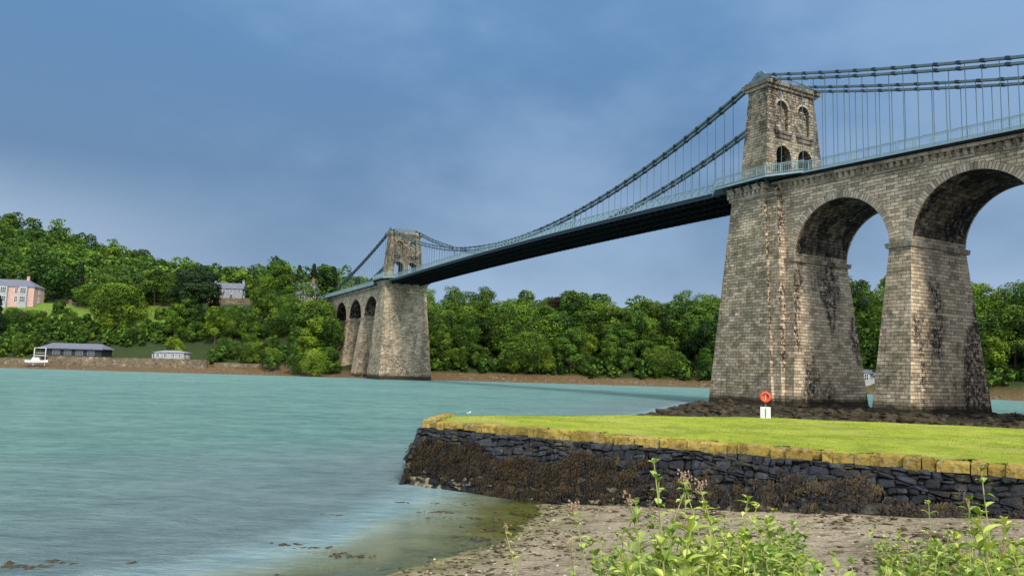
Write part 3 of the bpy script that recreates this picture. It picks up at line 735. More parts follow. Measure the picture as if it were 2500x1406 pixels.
def house(x,y,w,d,h,rh,rz,mw,label,storeys=2,nwin=4,hip=True,chim=2,z=None,name='house',roofm=None,over=.4,bays=0):
    z=float(H(x,y)) if z is None else z
    e=empty(name,(x,y,z),rz,label,'house')
    MB().box(-w/2,w/2,-d/2,d/2,-3,h).obj('wall',[mw],e)
    for b in range(bays):
        bx=-w/2+w*(b+.5)/bays
        m_=MB().box(bx-1.7,bx+1.7,-d/2-1.2,-d/2+.1,-3,h-.15).obj('bay',[M_off],e)
        for s_ in range(storeys): window(m_,bx,-d/2-1.2,.9+s_*h/storeys,2.4,h/storeys-1.6,nx=3)
    mb=MB(); X,Y=w/2+over,d/2+over
    k=Y if hip else 0
    mb.add([(-X,-Y,h),(X,-Y,h),(X,Y,h),(-X,Y,h),(-X+k,0,h+rh),(X-k,0,h+rh)],[(0,1,5,4),(1,2,5),(2,3,4,5),(3,0,4),(3,2,1,0)])
    mb.box(-X-.02,X+.02,-Y-.02,Y+.02,h-.18,h-.003)
    ro=mb.obj('roof',[roofm or M_slate],e)
    for c_ in range(chim):
        cx=(-w/2+k*.9+.5) if c_==0 else (w/2-k*.9-.5) if c_==1 else 0
        m_=MB().box(cx-.55,cx+.55,-.45,.45,h+rh*.4,h+rh+1.3).box(cx-.65,cx+.65,-.55,.55,h+rh+1.3,h+rh+1.5)
        for q in (-.25,.25): m_.cyl((cx+q,0,h+rh+1.5),(cx+q,0,h+rh+2.0),.14,n=8)
        m_.obj('chimney',[mw],ro)
    sh=h/storeys
    for s_ in range(storeys):
        for i in range(nwin):
            wx=-w/2+w*(i+.5)/nwin
            if bays and any(abs(wx-(-w/2+w*(b+.5)/bays))<3.2 for b in range(bays)): continue
            if s_==0 and i==nwin//2 and storeys>1:
                MB().box(wx-.5,wx+.5,-d/2-.06,-d/2+.02,0,2.2,0).box(wx-.65,wx+.65,-d/2-.04,-d/2+.01,2.2,2.4,1).obj('door',[M_door,M_white],e); continue
            window(e,wx,-d/2,.9+s_*sh,1.25,sh-1.5)
        for ax_ in (-1,1):
            window(e,ax_*w/2,0,.9+s_*sh,1.2,sh-1.5,'x',ax_)
    return e
house(-239,360,26,10,8.2,3.6,.12,M_pink,'pink brick house with slate roof and white bay windows',2,5,True,2,z=29.0,bays=3)
house(-149,398,15,8,5.2,3.2,.15,M_grey,'grey stone house with slate roof among trees',2,4,False,2,z=37.5)
house(-101,372,10,8,4.5,2.6,-.5,M_cream,'grey stone toll house beside the bridge road',1,3,False,2,z=34)
house(-108,388,14,9,8.0,3.2,-.3,M_brick,'red brick house with slate roof above bridge end',2,4,False,2,z=35)
house(124,262,16,8,3.4,1.2,0,M_off,'low white building behind the bridge piers',1,5,True,0,z=3.6)
e=house(-137,309,12,6,2.8,.8,0,M_off,'small white waterside house with pale roof',1,4,True,0,z=5.0,name='cottage',roofm=M_grey)
for i in range(4): MB().box(-5.6+i*3.73-.2,-5.6+i*3.73+.2,-5.2,-4.8,0,1.8).box(-5.6+i*3.73-.28,-5.6+i*3.73+.28,-5.28,-4.72,1.8,1.95).obj('pillar',[M_off],e)
e=empty('boathouse',(-174,306,5.1),0,'black clad boathouse with grey roof above sea wall','boathouse')
MB().box(-12,12,-4,4,-.3,3.0).obj('wall',[M_black],e)
MB().add([(-13,-5.2,3.05),(13,-5.2,3.05),(13,4.6,3.05),(-13,4.6,3.05),(-10,0,5.2),(10,0,5.2)],[(0,1,5,4),(1,2,5),(2,3,4,5),(3,0,4),(3,2,1,0)]).box(-13,13,-5.22,-5.05,2.8,3.02).obj('roof',[M_slate],e)
for i in range(4): window(e,-6+i*4.6,-4,.6,2.6,1.7,nx=2,fm=M_grey)
MB().box(-13.4,-8.6,-6.2,-5,-.1,.1).box(-13.4,-13.2,-6.2,-6.0,-4,2.9).box(-8.9,-8.7,-6.2,-6.0,-4,2.9).box(-13.4,-8.7,-6.2,-6.0,2.9,3.05).box(-13.4,-8.7,-6.25,-6.15,1.0,1.1).obj('balcony_frame',[M_white],e)
e=empty('boat',(-184,296.5,2.0),.1,'small white motor boat on the muddy shore','boat')
mb=MB(); st=[(-4,.9,.1),(-3,1.1,0),(0,1.2,0),(2.5,.9,.15),(4.2,.06,.6)]
vs=[];fs=[]
for x,wd,lift in st: vs+=[(x,0,lift-.1),(x,wd*.75,lift+.25),(x,wd,1.2+lift*.4),(x,-wd,1.2+lift*.4),(x,-wd*.75,lift+.25)]
for i in range(4):
    for j in range(5): a=i*5+j;b=i*5+(j+1)%5; fs.append((a,b,b+5,a+5))
fs+=[(4,3,2,1,0),(20,21,22,23,24)]
mb.add(vs,fs).obj('hull',[M_white],e); MB().frus((-1.6,1.6,-.8,.8),1.2,(-1.2,.8,-.65,.65),2.3).obj('cabin',[M_white],e); MB().frus((.9,1.7,-.6,.6),1.35,(.35,.95,-.5,.5),2.1).obj('windscreen',[M_glass],e)
M_wall=masonry('seawall_stone',bw=.9,rh=.4,tone=(.24,.19,.13),stain=.8,tide=False)
o=MB().box(-188,-120,301.6,302.4,1,5.0).box(-188,-120,301.5,302.5,5.0,5.2).box(-188,-187,302.4,312,1,5.0).obj('sea_wall',[M_wall],uv=True); tag(o,'long weathered stone sea wall above the muddy shore','wall')
MB().box(-186.9,-120.5,302.5,316,3,4.98).obj('terrace',[M_wall],o,uv=True)
o=MB().box(-235,-189,303,303.8,1,3.8).obj('garden_wall',[M_wall],uv=True); tag(o,'low stone wall along the shore garden','wall')
o=MB().box(-118,-76,304,304.7,1,4.2).obj('garden_wall',[M_wall],uv=True); tag(o,'low stone wall below shoreside shrubs','wall')
o=MB().box(-215,-160,367,367.6,28,32.5).obj('garden_wall',[M_wall],uv=True); tag(o,'brown stone wall at top of the lawn','wall')
o=MB().box(-158,-130,386,386.6,31,37).obj('garden_wall',[M_wall],uv=True); tag(o,'tall brown stone garden wall below grey house','wall')
for x,y,hh in ((-211,368,15),(-244,372,15),(-119,372,13),(-150,384,11)):
    e=empty('lamp_post',(x,y,float(H(x,y))),0,'tall slim grey lamp post on the hillside road','lamp post','lamp posts along the road')
    MB().cyl((0,0,-1),(0,0,hh),.16,.09,8).obj('pole',[M_steel],e); MB().beam((0,0,hh),(1.6,0,hh+.3),.1,.1).box(1.3,2.2,-.15,.15,hh+.2,hh+.38).obj('lamp_head',[M_steel],e)

# ---------------------------------------------------------------- JETTY
JT=empty('stone_jetty',(0,0,0),0,'old rubble stone jetty with lichened capstones and grass top','jetty')
A=np.array([-3.55,32.1]); ev=np.array([.833,-.554]); ev/=np.linalg.norm(ev); nv=np.array([ev[1],-ev[0]])
if nv[1]>0: nv=-nv
BAT=.95; LEN=34.0; ZT=2.5
m,t,out=newmat('rubble_stone'); tc=t.n('ShaderNodeTexCoord'); ob=tc.outputs['Object']
at=t.n('ShaderNodeAttribute',attribute_name='rs'); sep=t.n('ShaderNodeSeparateXYZ'); t.l(ob,sep.inputs[0])
c=t.mix(at.outputs['Fac'],(.009,.013,.020),(.050,.062,.080))
low_=t.math('MULTIPLY',t.mr(t.math('ADD',sep.outputs[2],t.math('MULTIPLY',at.outputs['Fac'],.5)),1.5,.9),t.mr(at.outputs['Fac'],.25,.6))
c=t.mix(t.math('MULTIPLY',low_,.8),c,(.36,.31,.19))
c=t.mix(t.mr(t.noise(ob,5,7,.75),.47,.59,0,.75),c,(.026,.022,.013))
c=t.mix(t.mr(t.noise(ob,2.3,6,.75),.53,.64,0,.55),c,(.14,.12,.045))
pbsdf(t,out,c,.6,0,t.bump(t.noise(ob,9,7,.75),1,.10),.3); M_rub=m
m,t,out=newmat('lichen_capstone'); tc=t.n('ShaderNodeTexCoord'); ob=tc.outputs['Object']
at=t.n('ShaderNodeAttribute',attribute_name='rs')
c=t.mix(at.outputs['Fac'],(.36,.26,.06),(.66,.49,.12))
c=t.mix(t.mr(t.noise(ob,4,8,.82),.48,.58,0,.75),c,(.11,.085,.035)); c=t.mix(t.mr(t.noise(ob,3,6,.78),.55,.62,0,.6),c,(.48,.43,.29)); c=t.mix(t.mr(t.noise(ob,1.1,5,.7),.58,.68,0,.55),c,(.17,.16,.05))
pbsdf(t,out,c,.9,0,t.bump(t.noise(ob,7,8,.78),1,.15),.15); M_cap=m
def face_pt(s_,z,off=0):
    k=(ZT-z)/ZT*BAT+off; p=A+ev*s_+nv*k; return (p[0],p[1],z)
E2=np.array([.10,.995]); N2=np.array([-.995,.10])
def end_pt(s_,z,off=0):
    k=(ZT-z)/ZT; p=A+E2*s_+N2*(k*.10+off)+nv*(k*BAT*max(0,1-s_/4)); return (p[0],p[1],z)
rr=random.Random(3)
def stones(fn,L0,L1,mb,rs,zlo=-.7,zhi=2.2):
    z=zlo; row=0
    while z<zhi-.04:
        h=min(rr.choice([rr.uniform(.10,.16),rr.uniform(.16,.28)]),zhi-z); s_=L0+rr.uniform(-.3,0)
        while s_<L1:
            l=h*rr.uniform(.8,2.5); g=.004; j=lambda a:rr.uniform(-a,a)
            W_=lambda s2,z2:(s2,z2+(.09*math.sin(s2*1.15+z2*4)+.06*math.sin(s2*3.3+z2*7))*min(1,max(0,(zhi-z2)*4)))
            if h>.16 and rr.random()<.4: cut=h*rr.uniform(.35,.65); subs=[(0,cut),(cut,h)]
            else: subs=[(0,h)]
            for za,zb in subs:
                ou=rr.uniform(.0,.14)
                q4=[(s_+g+j(.04),z+za+g+j(.03)),(s_+l-g+j(.04),z+za+g+j(.03)),(s_+l-g+j(.07),z+zb-g+j(.035)),(s_+g+j(.07),z+zb-g+j(.035))]
                q4=[W_(*q) for q in q4]
                o8=[]
                for i in range(4):
                    p0=q4[i];pn=q4[(i+1)%4]; k1=rr.uniform(.05,.3);k2=rr.uniform(.7,.95)
                    o8.append((p0[0]+(pn[0]-p0[0])*k1,p0[1]+(pn[1]-p0[1])*k1)); o8.append((p0[0]+(pn[0]-p0[0])*k2,p0[1]+(pn[1]-p0[1])*k2))
                bk=[fn(*q,-.1) for q in o8]; md=[fn(*q,ou*.35) for q in o8]
                cx=sum(q[0] for q in o8)/8+j(.03); cz=sum(q[1] for q in o8)/8+j(.02)
                fr_=[fn(cx+(q[0]-cx)*rr.uniform(.55,.85),cz+(q[1]-cz)*rr.uniform(.5,.85),ou+j(.03)) for q in o8]
                ctr=[fn(cx,cz,ou+rr.uniform(0,.05))]
                fs=[(i,(i+1)%8,8+(i+1)%8,8+i) for i in range(8)]+[(8+i,8+(i+1)%8,16+(i+1)%8,16+i) for i in range(8)]+[(16+i,16+(i+1)%8,24) for i in range(8)]
                mb.add(bk+md+fr_+ctr,fs); rs+= [rr.random()**1.5]*len(fs)
            s_+=l
        z+=h; row+=1
mb=MB(); rs=[]; stones(face_pt,0,LEN,mb,rs); stones(end_pt,0,6,mb,rs)
o=mb.obj('wall',[M_rub],JT); a_=o.data.attributes.new('rs','FLOAT','FACE'); a_.data.foreach_set('value',rs)
poly=[A,A+E2*5,(5.5,40.8),(14.6,42.5),(24,39.5),(34,35),(45,30),(45,9),tuple(A+ev*LEN)]
M_mort=simple('wall_core',(.02,.018,.014),.95,.3,3)
n=len(poly); base=[]
for i,p in enumerate(poly):
    p=np.array(p,float)
    if i in (0,n-1): p=p+nv*BAT*1.25
    base.append((p[0],p[1],-.7))
vs=base+[(p[0],p[1],ZT-.25) for p in poly]
MB().add(vs,[tuple(range(n-1,-1,-1)),tuple(range(n,2*n))]+[(i,(i+1)%n,n+(i+1)%n,n+i) for i in range(n)]).obj('core',[M_mort],JT)
mb=MB(); rs=[]; rr=random.Random(5)
def caps(p0,dv,nn,L_,wd=.38):
    s_=0
    while s_<L_:
        l=rr.choice([rr.uniform(.25,.5),rr.uniform(.4,.9)]); j=lambda a:rr.uniform(-a,a); zt=ZT+.02+j(.04); zb=ZT-.31+j(.07); ou=.08+j(.07)
        q=[p0+dv*(s_+.008+j(.02))+nn*ou,p0+dv*(s_+l-.008+j(.02))+nn*(ou+j(.06)),p0+dv*(s_+l-.008)-nn*(wd+j(.14)),p0+dv*(s_+.008)-nn*(wd+j(.14))]
        bt=[(p[0],p[1],zb+j(.04)) for p in q]; mdv=[(p[0],p[1],zt-.07+j(.035)) for p in q]
        cx=sum(p[0] for p in q)/4; cy=sum(p[1] for p in q)/4
        tp=[(cx+(p[0]-cx)*rr.uniform(.76,.92),cy+(p[1]-cy)*rr.uniform(.72,.9),zt+j(.03)) for p in q]
        fs=[(3,2,1,0),(8,9,10,11)]+[(i,(i+1)%4,4+(i+1)%4,4+i) for i in range(4)]+[(4+i,4+(i+1)%4,8+(i+1)%4,8+i) for i in range(4)]
        mb.add(bt+mdv+tp,fs); rs.extend([rr.random()]*len(fs)); s_+=l
caps(A,ev,nv,LEN); caps(A,E2,N2,5)
o=mb.obj('capstones',[M_cap],JT); a_=o.data.attributes.new('rs','FLOAT','FACE'); a_.data.foreach_set('value',rs)
m,t,out=newmat('turf'); tc=t.n('ShaderNodeTexCoord'); ob=tc.outputs['Object']
c=t.mix(t.mr(t.noise(t.mapping(ob,(1,1.0,1)),.5,7,.72),.36,.64),(.20,.26,.03),(.43,.49,.055)); c=t.mix(t.mr(t.noise(ob,3.5,7,.8),.47,.64,0,.6),c,(.14,.19,.025))
c=t.mix(t.mr(t.noise(ob,.3,4),.50,.66,0,.5),c,(.43,.40,.12))
pbsdf(t,out,c,.9,0,t.bump(t.noise(ob,25,5,.8),1,.05),.1); M_turf=m
gp=[A+ev*.45-nv*.34, A+E2*4.6+ev*.45]+[np.array(p) for p in poly[2:8]]+[A+ev*LEN-nv*.34]
mb=MB()
gxn=np.arange(-4,45,.7); gyn=np.arange(9,43,.7)
XX,YY=np.meshgrid(gxn,gyn); dd=sdpoly(XX,YY,[tuple(p) for p in gp])
def gz(x,y,d): return ZT-.06+np.clip(d*.05,-.3,.08)+snoise(x,y,.8,2)*.03
ZZ=gz(XX,YY,dd)
for j in range(len(gyn)-1):
    for i in range(len(gxn)-1):
        if dd[j:j+2,i:i+2].min()>-.02:
            q=[(XX[b,a],YY[b,a],ZZ[b,a]) for b,a in ((j,i),(j,i+1),(j+1,i+1),(j+1,i))]; mb.add(q,[(0,1,2,3)])
mb.add([(p[0],p[1],ZT-.09) for p in gp],[tuple(range(len(gp)-1,-1,-1))])
mb.obj('turf',[M_turf],JT,smooth=True)
M_blade=leafmat('grass_blades',(.13,.17,.015),(.48,.53,.06),hue=(1,1,1),var=0)
nb=46000; px=rng.uniform(-4,40,nb*2); py=rng.uniform(10,43,nb*2); dB=sdpoly(px,py,[tuple(p) for p in gp]); k=(dB>-.02)&(px/py<.72); px=px[k][:nb];py=py[k][:nb];dB=dB[k][:nb]
ns=6000; se=rng.uniform(0,LEN,ns); pe=A[None]+ev[None]*se[:,None]-nv[None]*(rng.uniform(.30,.85,ns)+.1*np.sin(se*3))[:,None]; px=np.concatenate([px,pe[:,0]]);py=np.concatenate([py,pe[:,1]]);dB=np.concatenate([dB,np.zeros(ns)])
nb=len(px); bz=gz(px,py,dB)-.02; an=rng.uniform(0,6.28,nb); bw=rng.uniform(.01,.024,nb); bh=rng.uniform(.02,.055,nb)*(1+.7*(dB<.05)); lx=rng.normal(0,.02,nb); ly=rng.normal(0,.02,nb)
gcol=np.clip(rng.uniform(0,1,nb)*.6+.25+.35*snoise(px,py,.6,44),0,1)
P0=np.stack([px-np.cos(an)*bw,py-np.sin(an)*bw,bz],-1);P1=np.stack([px+np.cos(an)*bw,py+np.sin(an)*bw,bz],-1);P2=np.stack([px+lx+np.cos(an)*bw*.2,py+ly,bz+bh],-1);P3=np.stack([px+lx-np.cos(an)*bw*.2,py+ly,bz+bh],-1)
gr=bpy.data.objects.new('grass',quads_mesh('grass',np.stack([P0,P1,P2,P3],1),{'col':gcol},M_blade)); C.objects.link(gr); tag(gr,'short yellow-green grass growing on the stone jetty','grass',kind='stuff')
# hanging seaweed in overlapping clumps: each clump bulges out and hides the wall behind it
m,t,out=newmat('bladder_wrack'); at=t.n('ShaderNodeAttribute',attribute_name='col')
pbsdf(t,out,t.mix(at.outputs['Fac'],(.006,.0045,.002),(.075,.048,.013)),.4,0,None,.4); M_weed=m
Q=[];cl_=[]
for c0 in range(1350):
    if c0%9==0: s0=rng.uniform(0,5); fn=end_pt
    elif c0%3==0: s0=rng.uniform(-.1,9); fn=face_pt
    else: s0=rng.uniform(-.1,34); fn=face_pt
    top=1.62+.26*math.sin(s0*.9)+.14*math.sin(s0*2.7)
    zt0=top-rng.uniform(0,1)**1.2*1.35
    if zt0<.7 and rng.random()<.5: continue
    base_c=np.clip(rng.normal(.38,.28),0,1); L0=rng.uniform(.14,.42); wc0=rng.uniform(.06,.16)
    for _ in range(rng.integers(18,32)):
        dx=rng.normal(0,1); sx=s0+dx*wc0; zt=zt0-.03*dx*dx+rng.normal(0,.04); L_=L0*rng.uniform(.5,1.1)*max(.35,1-.22*abs(dx)); wd=rng.uniform(.009,.024); ca=np.clip(base_c+rng.normal(0,.12)-.1*abs(dx),0,1); bul=.06*max(0,1-.5*abs(dx)); o0=rng.uniform(.06,.11)
        for k in range(4):
            z0=zt-L_*k/4; z1=zt-L_*(k+1)/4
            if z1<-.15: break
            s1=sx+rng.normal(0,.02); o1=max(.05,o0+bul*(.5-.25*k)+rng.uniform(-.02,.02)); w2=wd*rng.uniform(.6,1.6)
            Q.append([fn(sx-wd,z0,o0),fn(sx+wd,z0,o0),fn(s1+w2,z1,o1),fn(s1-w2,z1,o1)]); cl_.append(np.clip(ca*(1.15-.22*k),0,1)); sx=s1;o0=o1;wd=w2
    for _ in range(18):
        sx=s0+rng.normal(0,wc0); z0=zt0-rng.uniform(-.03,L0)
        if z0<0: continue
        a=rng.uniform(0,6.28); l_=rng.uniform(.02,.06); w_=rng.uniform(.010,.026); o0=rng.uniform(.11,.20)
        dx,dz=math.cos(a)*l_,math.sin(a)*l_-.01
        Q.append([fn(sx-w_,z0,o0),fn(sx+w_*.5,z0+w_,o0),fn(sx+dx+w_,z0+dz,o0+.02),fn(sx+dx-w_*.5,z0+dz-w_,o0+.02)]); cl_.append(np.clip(base_c+rng.normal(.05,.2),0,1))
o=bpy.data.objects.new('seaweed',quads_mesh('seaweed',np.array(Q),{'col':np.array(cl_)},M_weed)); C.objects.link(o); o.parent=JT; o['kind']='stuff'

# ---------------------------------------------------------------- rocks, wrack
bm=bmesh.new(); bmesh.ops.create_icosphere(bm,subdivisions=2,radius=1); IV=np.array([q.co[:] for q in bm.verts]); IF=np.array([[w.index for w in p.verts] for p in bm.faces]); bm.free()
def blobs(name,P,Sz,mat,flat=.5,rough=.35,seed=0):
    r=np.random.default_rng(seed); vs=[];fs=[];o=0
    for (x,y,z),s_ in zip(P,Sz):
        ph=r.uniform(0,6.28,6); fq=r.uniform(1.5,4,3)
        k=1+rough*(np.sin(IV[:,0]*fq[0]*2+ph[0])*np.sin(IV[:,1]*fq[1]*2+ph[1])+.6*np.sin(IV[:,2]*fq[2]*3+ph[2]))+r.normal(0,.07,len(IV))
        a=r.uniform(0,6.28); v=IV*k[:,None]*np.array([s_*r.uniform(.8,1.5),s_*r.uniform(.6,1),s_*flat*r.uniform(.6,1.2)])
        v=np.stack([v[:,0]*math.cos(a)-v[:,1]*math.sin(a),v[:,0]*math.sin(a)+v[:,1]*math.cos(a),v[:,2]],-1)+np.array([x,y,z])
        vs.append(v); fs.append(IF+o); o+=len(v)
    V=np.concatenate(vs);F=np.concatenate(fs); me=bpy.data.meshes.new(name); me.vertices.add(len(V)); me.vertices.foreach_set('co',V.ravel()); me.loops.add(F.size); me.loops.foreach_set('vertex_index',F.ravel().astype(np.int32)); me.polygons.add(len(F)); me.polygons.foreach_set('loop_start',np.arange(len(F),dtype=np.int32)*3); me.update(calc_edges=True); me.materials.append(mat)
    ob_=bpy.data.objects.new(name,me); C.objects.link(ob_); return ob_
M_rock=simple('seaweed_rock',(.042,.032,.015),.7,.75,1.2,bump=.8); M_rockp=simple('shore_rock',(.16,.13,.09),.85,.5,1.5,bump=.8); M_wrack=simple('dry_wrack',(.070,.052,.024),.9,.6,6,bump=.6)
P=[];Sz=[]
while len(P)<1400:
    x=rng.uniform(5,75); y=rng.uniform(40,131); d=float(sdpoly(np.array([x]),np.array([y]),RP)[0])
    if d<-.8 or x/y>.75: continue
    P.append((x,y,max(float(H(x,y)),-.05)+.02)); Sz.append(rng.uniform(.15,.8))
o=blobs('tidal_rocks',P,Sz,M_rock,.5,.5); tag(o,'dark seaweed covered rocks around the bridge piers','rocks',kind='stuff')
P=[];Sz=[]
for i in range(900):
    x=rng.uniform(-230,180); y=float(ysh(x))+rng.uniform(.5,15); P.append((x,y,float(H(x,y)))); Sz.append(rng.uniform(.2,.8))
o=blobs('shore_rocks',P,Sz,M_rockp,.4,.4,seed=2); tag(o,'scattered brown rocks along the muddy far shore','rocks',kind='stuff')
P=[];Sz=[]
while len(P)<3400:
    x=rng.uniform(-4,17); y=rng.uniform(8,29); z=float(H(x,y))
    if z<-.05 or z>2.2: continue
    if (np.array([x,y])-A)@nv<.8: continue
    cl1=float(snoise(np.array([x]),np.array([y]),1.3,30)[0])
    if cl1<.1 and rng.random()>.12: continue
    P.append((x,y,z+.005)); Sz.append(rng.uniform(.02,.06)*(1 if rng.random()<.93 else 2.4))
o=blobs('beach_wrack',P,Sz,M_wrack,.3,.5,seed=3); tag(o,'dried seaweed scraps strewn over the sandy mud','seaweed',kind='stuff')
P=[];Sz=[]
for i in range(1400):
    x=rng.uniform(-4,17); y=rng.uniform(8,29); z=float(H(x,y))
    if z<-.1 or (np.array([x,y])-A)@nv<.9: continue
    P.append((x,y,z)); Sz.append(rng.uniform(.012,.045))
o=blobs('pebbles',P,Sz,simple('pebble',(.42,.37,.28),.8,.5,1.5),.6,.2,seed=4); tag(o,'small pale pebbles on the sandy mud','pebbles',kind='stuff')
P=[];Sz=[]
for (cx,cy,rx,ry,n_) in ((-10.9,17.7,.45,.12,16),(-10.3,18.1,.2,.08,5),(-8.6,18.2,.2,.06,5),(-5.7,20.4,.2,.1,6),(-4.9,20.2,.25,.08,7),(-3.9,19.4,.3,.12,16),(-2.3,25.5,.4,.12,10),(-1.1,24.5,.5,.12,14),(-.4,23.3,.4,.15,12),(-3.5,27,.3,.08,5),(.2,25.6,.5,.2,12),(-1.6,27,.4,.15,10),(-4.9,17.4,.2,.08,5),(-.7,21.8,.5,.12,12),(-5.4,24.5,.25,.05,4)):
    for i in range(n_): P.append((cx+rng.normal(0,rx),cy+rng.normal(0,ry),.0)); Sz.append(rng.uniform(.035,.10))
o=blobs('floating_seaweed',P,Sz,M_wrack,.22,.6,seed=6); tag(o,'brown clumps of seaweed floating in the shallows','seaweed',kind='stuff')

# ---------------------------------------------------------------- lifebuoy station
M_or=simple('orange_plastic',(.70,.085,.035),.5,.1,3,spec=.4)
e=empty('lifebuoy_station',(13.75,41.0,ZT-.05),-.3,'orange lifebuoy on a post above a white notice board','lifebuoy station'); e.scale=(.9,.9,.9)
MB().cyl((0,0,-.3),(0,0,1.5),.045,n=10).obj('post',[M_steel],e)
mb=MB(); NR,NS=28,8
vs=[];fs=[]
for i in range(NR):
    a=2*math.pi*i/NR
    for j in range(NS):
        b=2*math.pi*j/NS; r=.25+.075*math.cos(b); vs.append((r*math.cos(a),-.12+.06*math.sin(b),1.3+r*math.sin(a)))
for i in range(NR):
    for j in range(NS): fs.append((i*NS+j,((i+1)%NR)*NS+j,((i+1)%NR)*NS+(j+1)%NS,i*NS+(j+1)%NS))
mb.add(vs,fs).obj('lifebuoy',[M_or],e,smooth=True)
M_fo=simple('faded_orange',(.62,.16,.09),.6,.1,3)
MB().cyl((0,-.045,1.3),(0,.0,1.3),.30,n=28).obj('backboard',[M_fo],e)
MB().box(-.03,.03,-.10,-.075,1.08,1.50).obj('strap',[simple('pink_strap',(.62,.34,.28),.6,.1,3)],e)
MB().box(-.29,.29,-.09,-.05,.02,.72).obj('notice_board',[M_white],e)
MB().box(-.03,.03,-.105,-.095,.1,.62).obj('notice_marking',[M_steel],e)
e=empty('gull',(-1.9,36.3,ZT+.0),.4,'white gull standing on the jetty edge','bird'); e.scale=(.5,)*3
M_gw=simple('gull_white',(.8,.8,.8),.7,.05,5); M_gg=simple('gull_grey',(.35,.37,.4),.7,.1,5); M_gy=simple('gull_yellow',(.7,.45,.08),.5,.1,5)
vs=IV*np.array([.20,.085,.085]); vs=vs+np.array([0,0,.19]); vs[:,2]+=np.where(vs[:,0]>.08,(vs[:,0]-.08)*.7,0); vs[:,1]*=np.where(vs[:,0]<-.1,.5,1)
MB().add(vs.tolist(),IF.tolist()).add((IV*.052+np.array([.2,0,.34])).tolist(),IF.tolist()).cyl((.15,0,.24),(.2,0,.33),.05,.042,8).obj('body',[M_gw],e,smooth=True)
for sg in (1,-1): MB().add((IV*np.array([.19,.018,.06])+np.array([-.05,sg*.08,.21])).tolist(),IF.tolist()).obj('wing',[M_gg],e,smooth=True); MB().cyl((0,sg*.03,0),(0,sg*.03,.14),.008,n=6).box(-.01,.05,sg*.03-.02,sg*.03+.02,0,.006).obj('leg',[M_gy],e)
MB().cyl((.245,0,.34),(.32,0,.325),.014,.004,6).obj('beak',[M_gy],e)

# ---------------------------------------------------------------- foreground flowering plants
M_pl=leafmat('valerian_leaf',(.13,.22,.035),(.54,.62,.18),hue=(.8,.95,.8),var=.5); M_stem=simple('valerian_stem',(.34,.34,.13),.7,.25,8); M_fl=simple('pink_flower',(.58,.16,.35),.7,.25,20); M_dry=simple('dry_seedhead',(.34,.24,.16),.9,.3,20)
def plant(seed,nst,hmax,dens=1.0,flower=.4,dry=.3,lk=1.0):
    r=random.Random(seed); st=MB(); Lq=[];Lc=[]; fl=MB(); dr=MB()
    def leaf(p,az,pitch,l,w):
        d=Vector((math.cos(az)*math.cos(pitch),math.sin(az)*math.cos(pitch),math.sin(pitch))); sd_=Vector((-math.sin(az),math.cos(az),0)); up=sd_.cross(d)*-1
        if up.z<0: up=-up
        c=r.random(); pr=None; dro=r.uniform(.15,.55)
        for u,ww in [(0,.06),(.25,.75),(.5,1.0),(.75,.6),(1,.03)]:
            ce=p+d*(l*u)-Vector((0,0,1))*(l*dro*u*u); q=(ce-sd_*w*ww+up*w*.35*ww,ce,ce+sd_*w*ww+up*w*.35*ww)
            if pr:
                Lq.append([pr[0],pr[1],q[1],q[0]]); Lq.append([pr[1],pr[2],q[2],q[1]]); Lc.extend([c,c*.85+.05])
            pr=q
    for k in range(nst):
        a=r.uniform(0,6.28); lean=r.uniform(.05,.36); h=hmax*r.uniform(.68,1); b=Vector((r.uniform(-.09,.09),r.uniform(-.09,.09),-.1)) if nst>2 else Vector((0,0,-.1)); pts=[]
        ns_=9; bend=r.uniform(-.6,.6)
        for i in range(ns_+1):
            u=i/ns_; pts.append(b+Vector((math.cos(a+bend*u)*lean*h*u**1.4,math.sin(a+bend*u)*lean*h*u**1.4,(h+.1)*u)))
        for i in range(ns_): st.cyl(pts[i],pts[i+1],.0054*(1-.06*i),.0054*(1-.06*(i+1)),5)
        az=r.uniform(0,3); z=.22*h
        while z<h*.98:
            u=(z+.1)/(h+.1); i=min(ns_-1,int(u*ns_)); f_=u*ns_-i; p=pts[i].lerp(pts[i+1],f_)
            sc=(1.2-.66*u)*r.uniform(.7,1.25)*lk
            for sg in (0,math.pi):
                if r.random()<dens: leaf(p,az+sg+r.uniform(-.3,.3),r.uniform(.2,.95),.145*sc,.0265*sc+.002)
            if r.random()<.35*dens:
                for _ in range(3): leaf(p,r.uniform(0,6.28),r.uniform(.4,1.1),.072*lk,.0135)
            az+=1.57+r.uniform(-.2,.2); z+=r.uniform(.038,.066)
        tip=pts[-1]; x=r.random()
        tgt=fl if x<flower else (dr if x<flower+dry else None)
        if tgt is not None:
            for q in range(5):
                aa=r.uniform(0,6.28); e_=tip+Vector((math.cos(aa)*.012,math.sin(aa)*.012,r.uniform(-.02,.03)))
                for _ in range(8):
                    c=e_+Vector((r.gauss(0,.007),r.gauss(0,.007),r.gauss(0,.009))); s_=r.uniform(.0025,.0055)
                    tgt.add([c+Vector((s_,0,0)),c+Vector((-s_*.5,s_,0)),c+Vector((-s_*.5,-s_,0)),c+Vector((0,0,s_*1.4)),c-Vector((0,0,s_*1.4))],[(0,1,3),(1,2,3),(2,0,3),(1,0,4),(2,1,4),(0,2,4)])
        else:
            for _ in range(6): leaf(tip,r.uniform(0,6.28),r.uniform(.7,1.3),.05,.011)
    lm=quads_mesh('leaves',np.array([[tuple(v) for v in q] for q in Lq]),{'col':np.array(Lc)},M_pl)
    return st.mesh('stem',[M_stem]),lm,(fl.mesh('flower',[M_fl]) if fl.v else None),(dr.mesh('seed_head',[M_dry]) if dr.v else None)
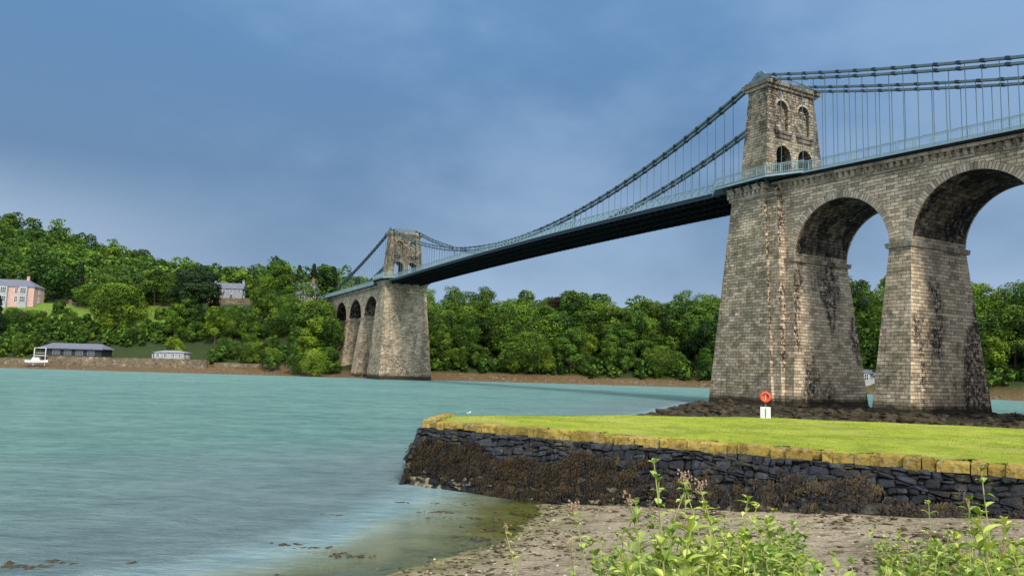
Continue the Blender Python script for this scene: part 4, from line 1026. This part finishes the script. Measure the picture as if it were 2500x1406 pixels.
PL=[plant(1,6,1.0,1.0,.0,.0),plant(22,3,1.0,.95,.5,.0),plant(3,7,.95,1.0,.0,.0,1.1),plant(4,5,1.1,.85,.0,.1),plant(5,7,.9,1.0,.0,.0,1.05),plant(6,1,1.30,.5,.0,1.0,.8),plant(7,2,1.22,.6,.0,.4,.8)]
def put(i,x,y,sc,rz):
    e=bpy.data.objects.new('valerian_plant',None); e.empty_display_size=.2; e.location=(x,y,float(H(x,y))-.02); e.rotation_euler=(0,0,rz); e.scale=(sc,)*3; C.objects.link(e)
    tag(e,'tall sparse valerian stem with dry seed head' if i>=5 else ('valerian plant with small pink flower heads' if i==1 else 'leafy yellow-green valerian plant growing on the bank'),'plant','valerian plants on the bank')
    for nm_,me in zip(('stem','leaves','flower','seed_head'),PL[i]):
        if me: o=bpy.data.objects.new(nm_,me); C.objects.link(o); o.parent=e
for i in range(98):
    y=rng.uniform(2.6,4.5); px_=rng.choice([rng.uniform(1500,1945),rng.uniform(2080,2560)],p=[.55,.45])
    x=(px_-1250)/1861*y
    j=int(rng.choice([0,2,3,4],p=[.3,.26,.18,.26]))
    bonus=.11*math.exp(-((px_-1770)/130)**2)+.05*math.exp(-((px_-2450)/120)**2)
    top=4.7-y*(.232 if rng.random()<.58 else .188)+bonus+rng.uniform(-.12,.05)
    sc=(top-3.3)/(.97); sc=min(1.28,max(.5,sc))
    put(j,x,y,sc,rng.uniform(0,6.28))
for px_,y,sc in ((1550,3.3,.84),(1775,3.2,.94),(1945,3.2,.84),(2110,3.3,.80),(2250,3.3,.76)):
    put(1,(px_-1250)/1861*y,y,sc,px_)
for px_,y,sc in ((1545,3.4,.88),(1660,3.3,.97),(1640,3.5,.88),(1780,3.5,.92),(1830,3.3,.90),(2260,3.6,.78),(2370,3.2,.84),(2440,3.6,.92),(1350,3.5,.64),(1430,3.4,.66),(2490,3.2,.92),(1490,3.3,.82),(1700,3.2,.86),(2330,3.3,.80)):
    put(5+int(rng.integers(0,2)),(px_-1250)/1861*y,y,sc,rng.uniform(0,6.28))
print('objects',len(bpy.data.objects))
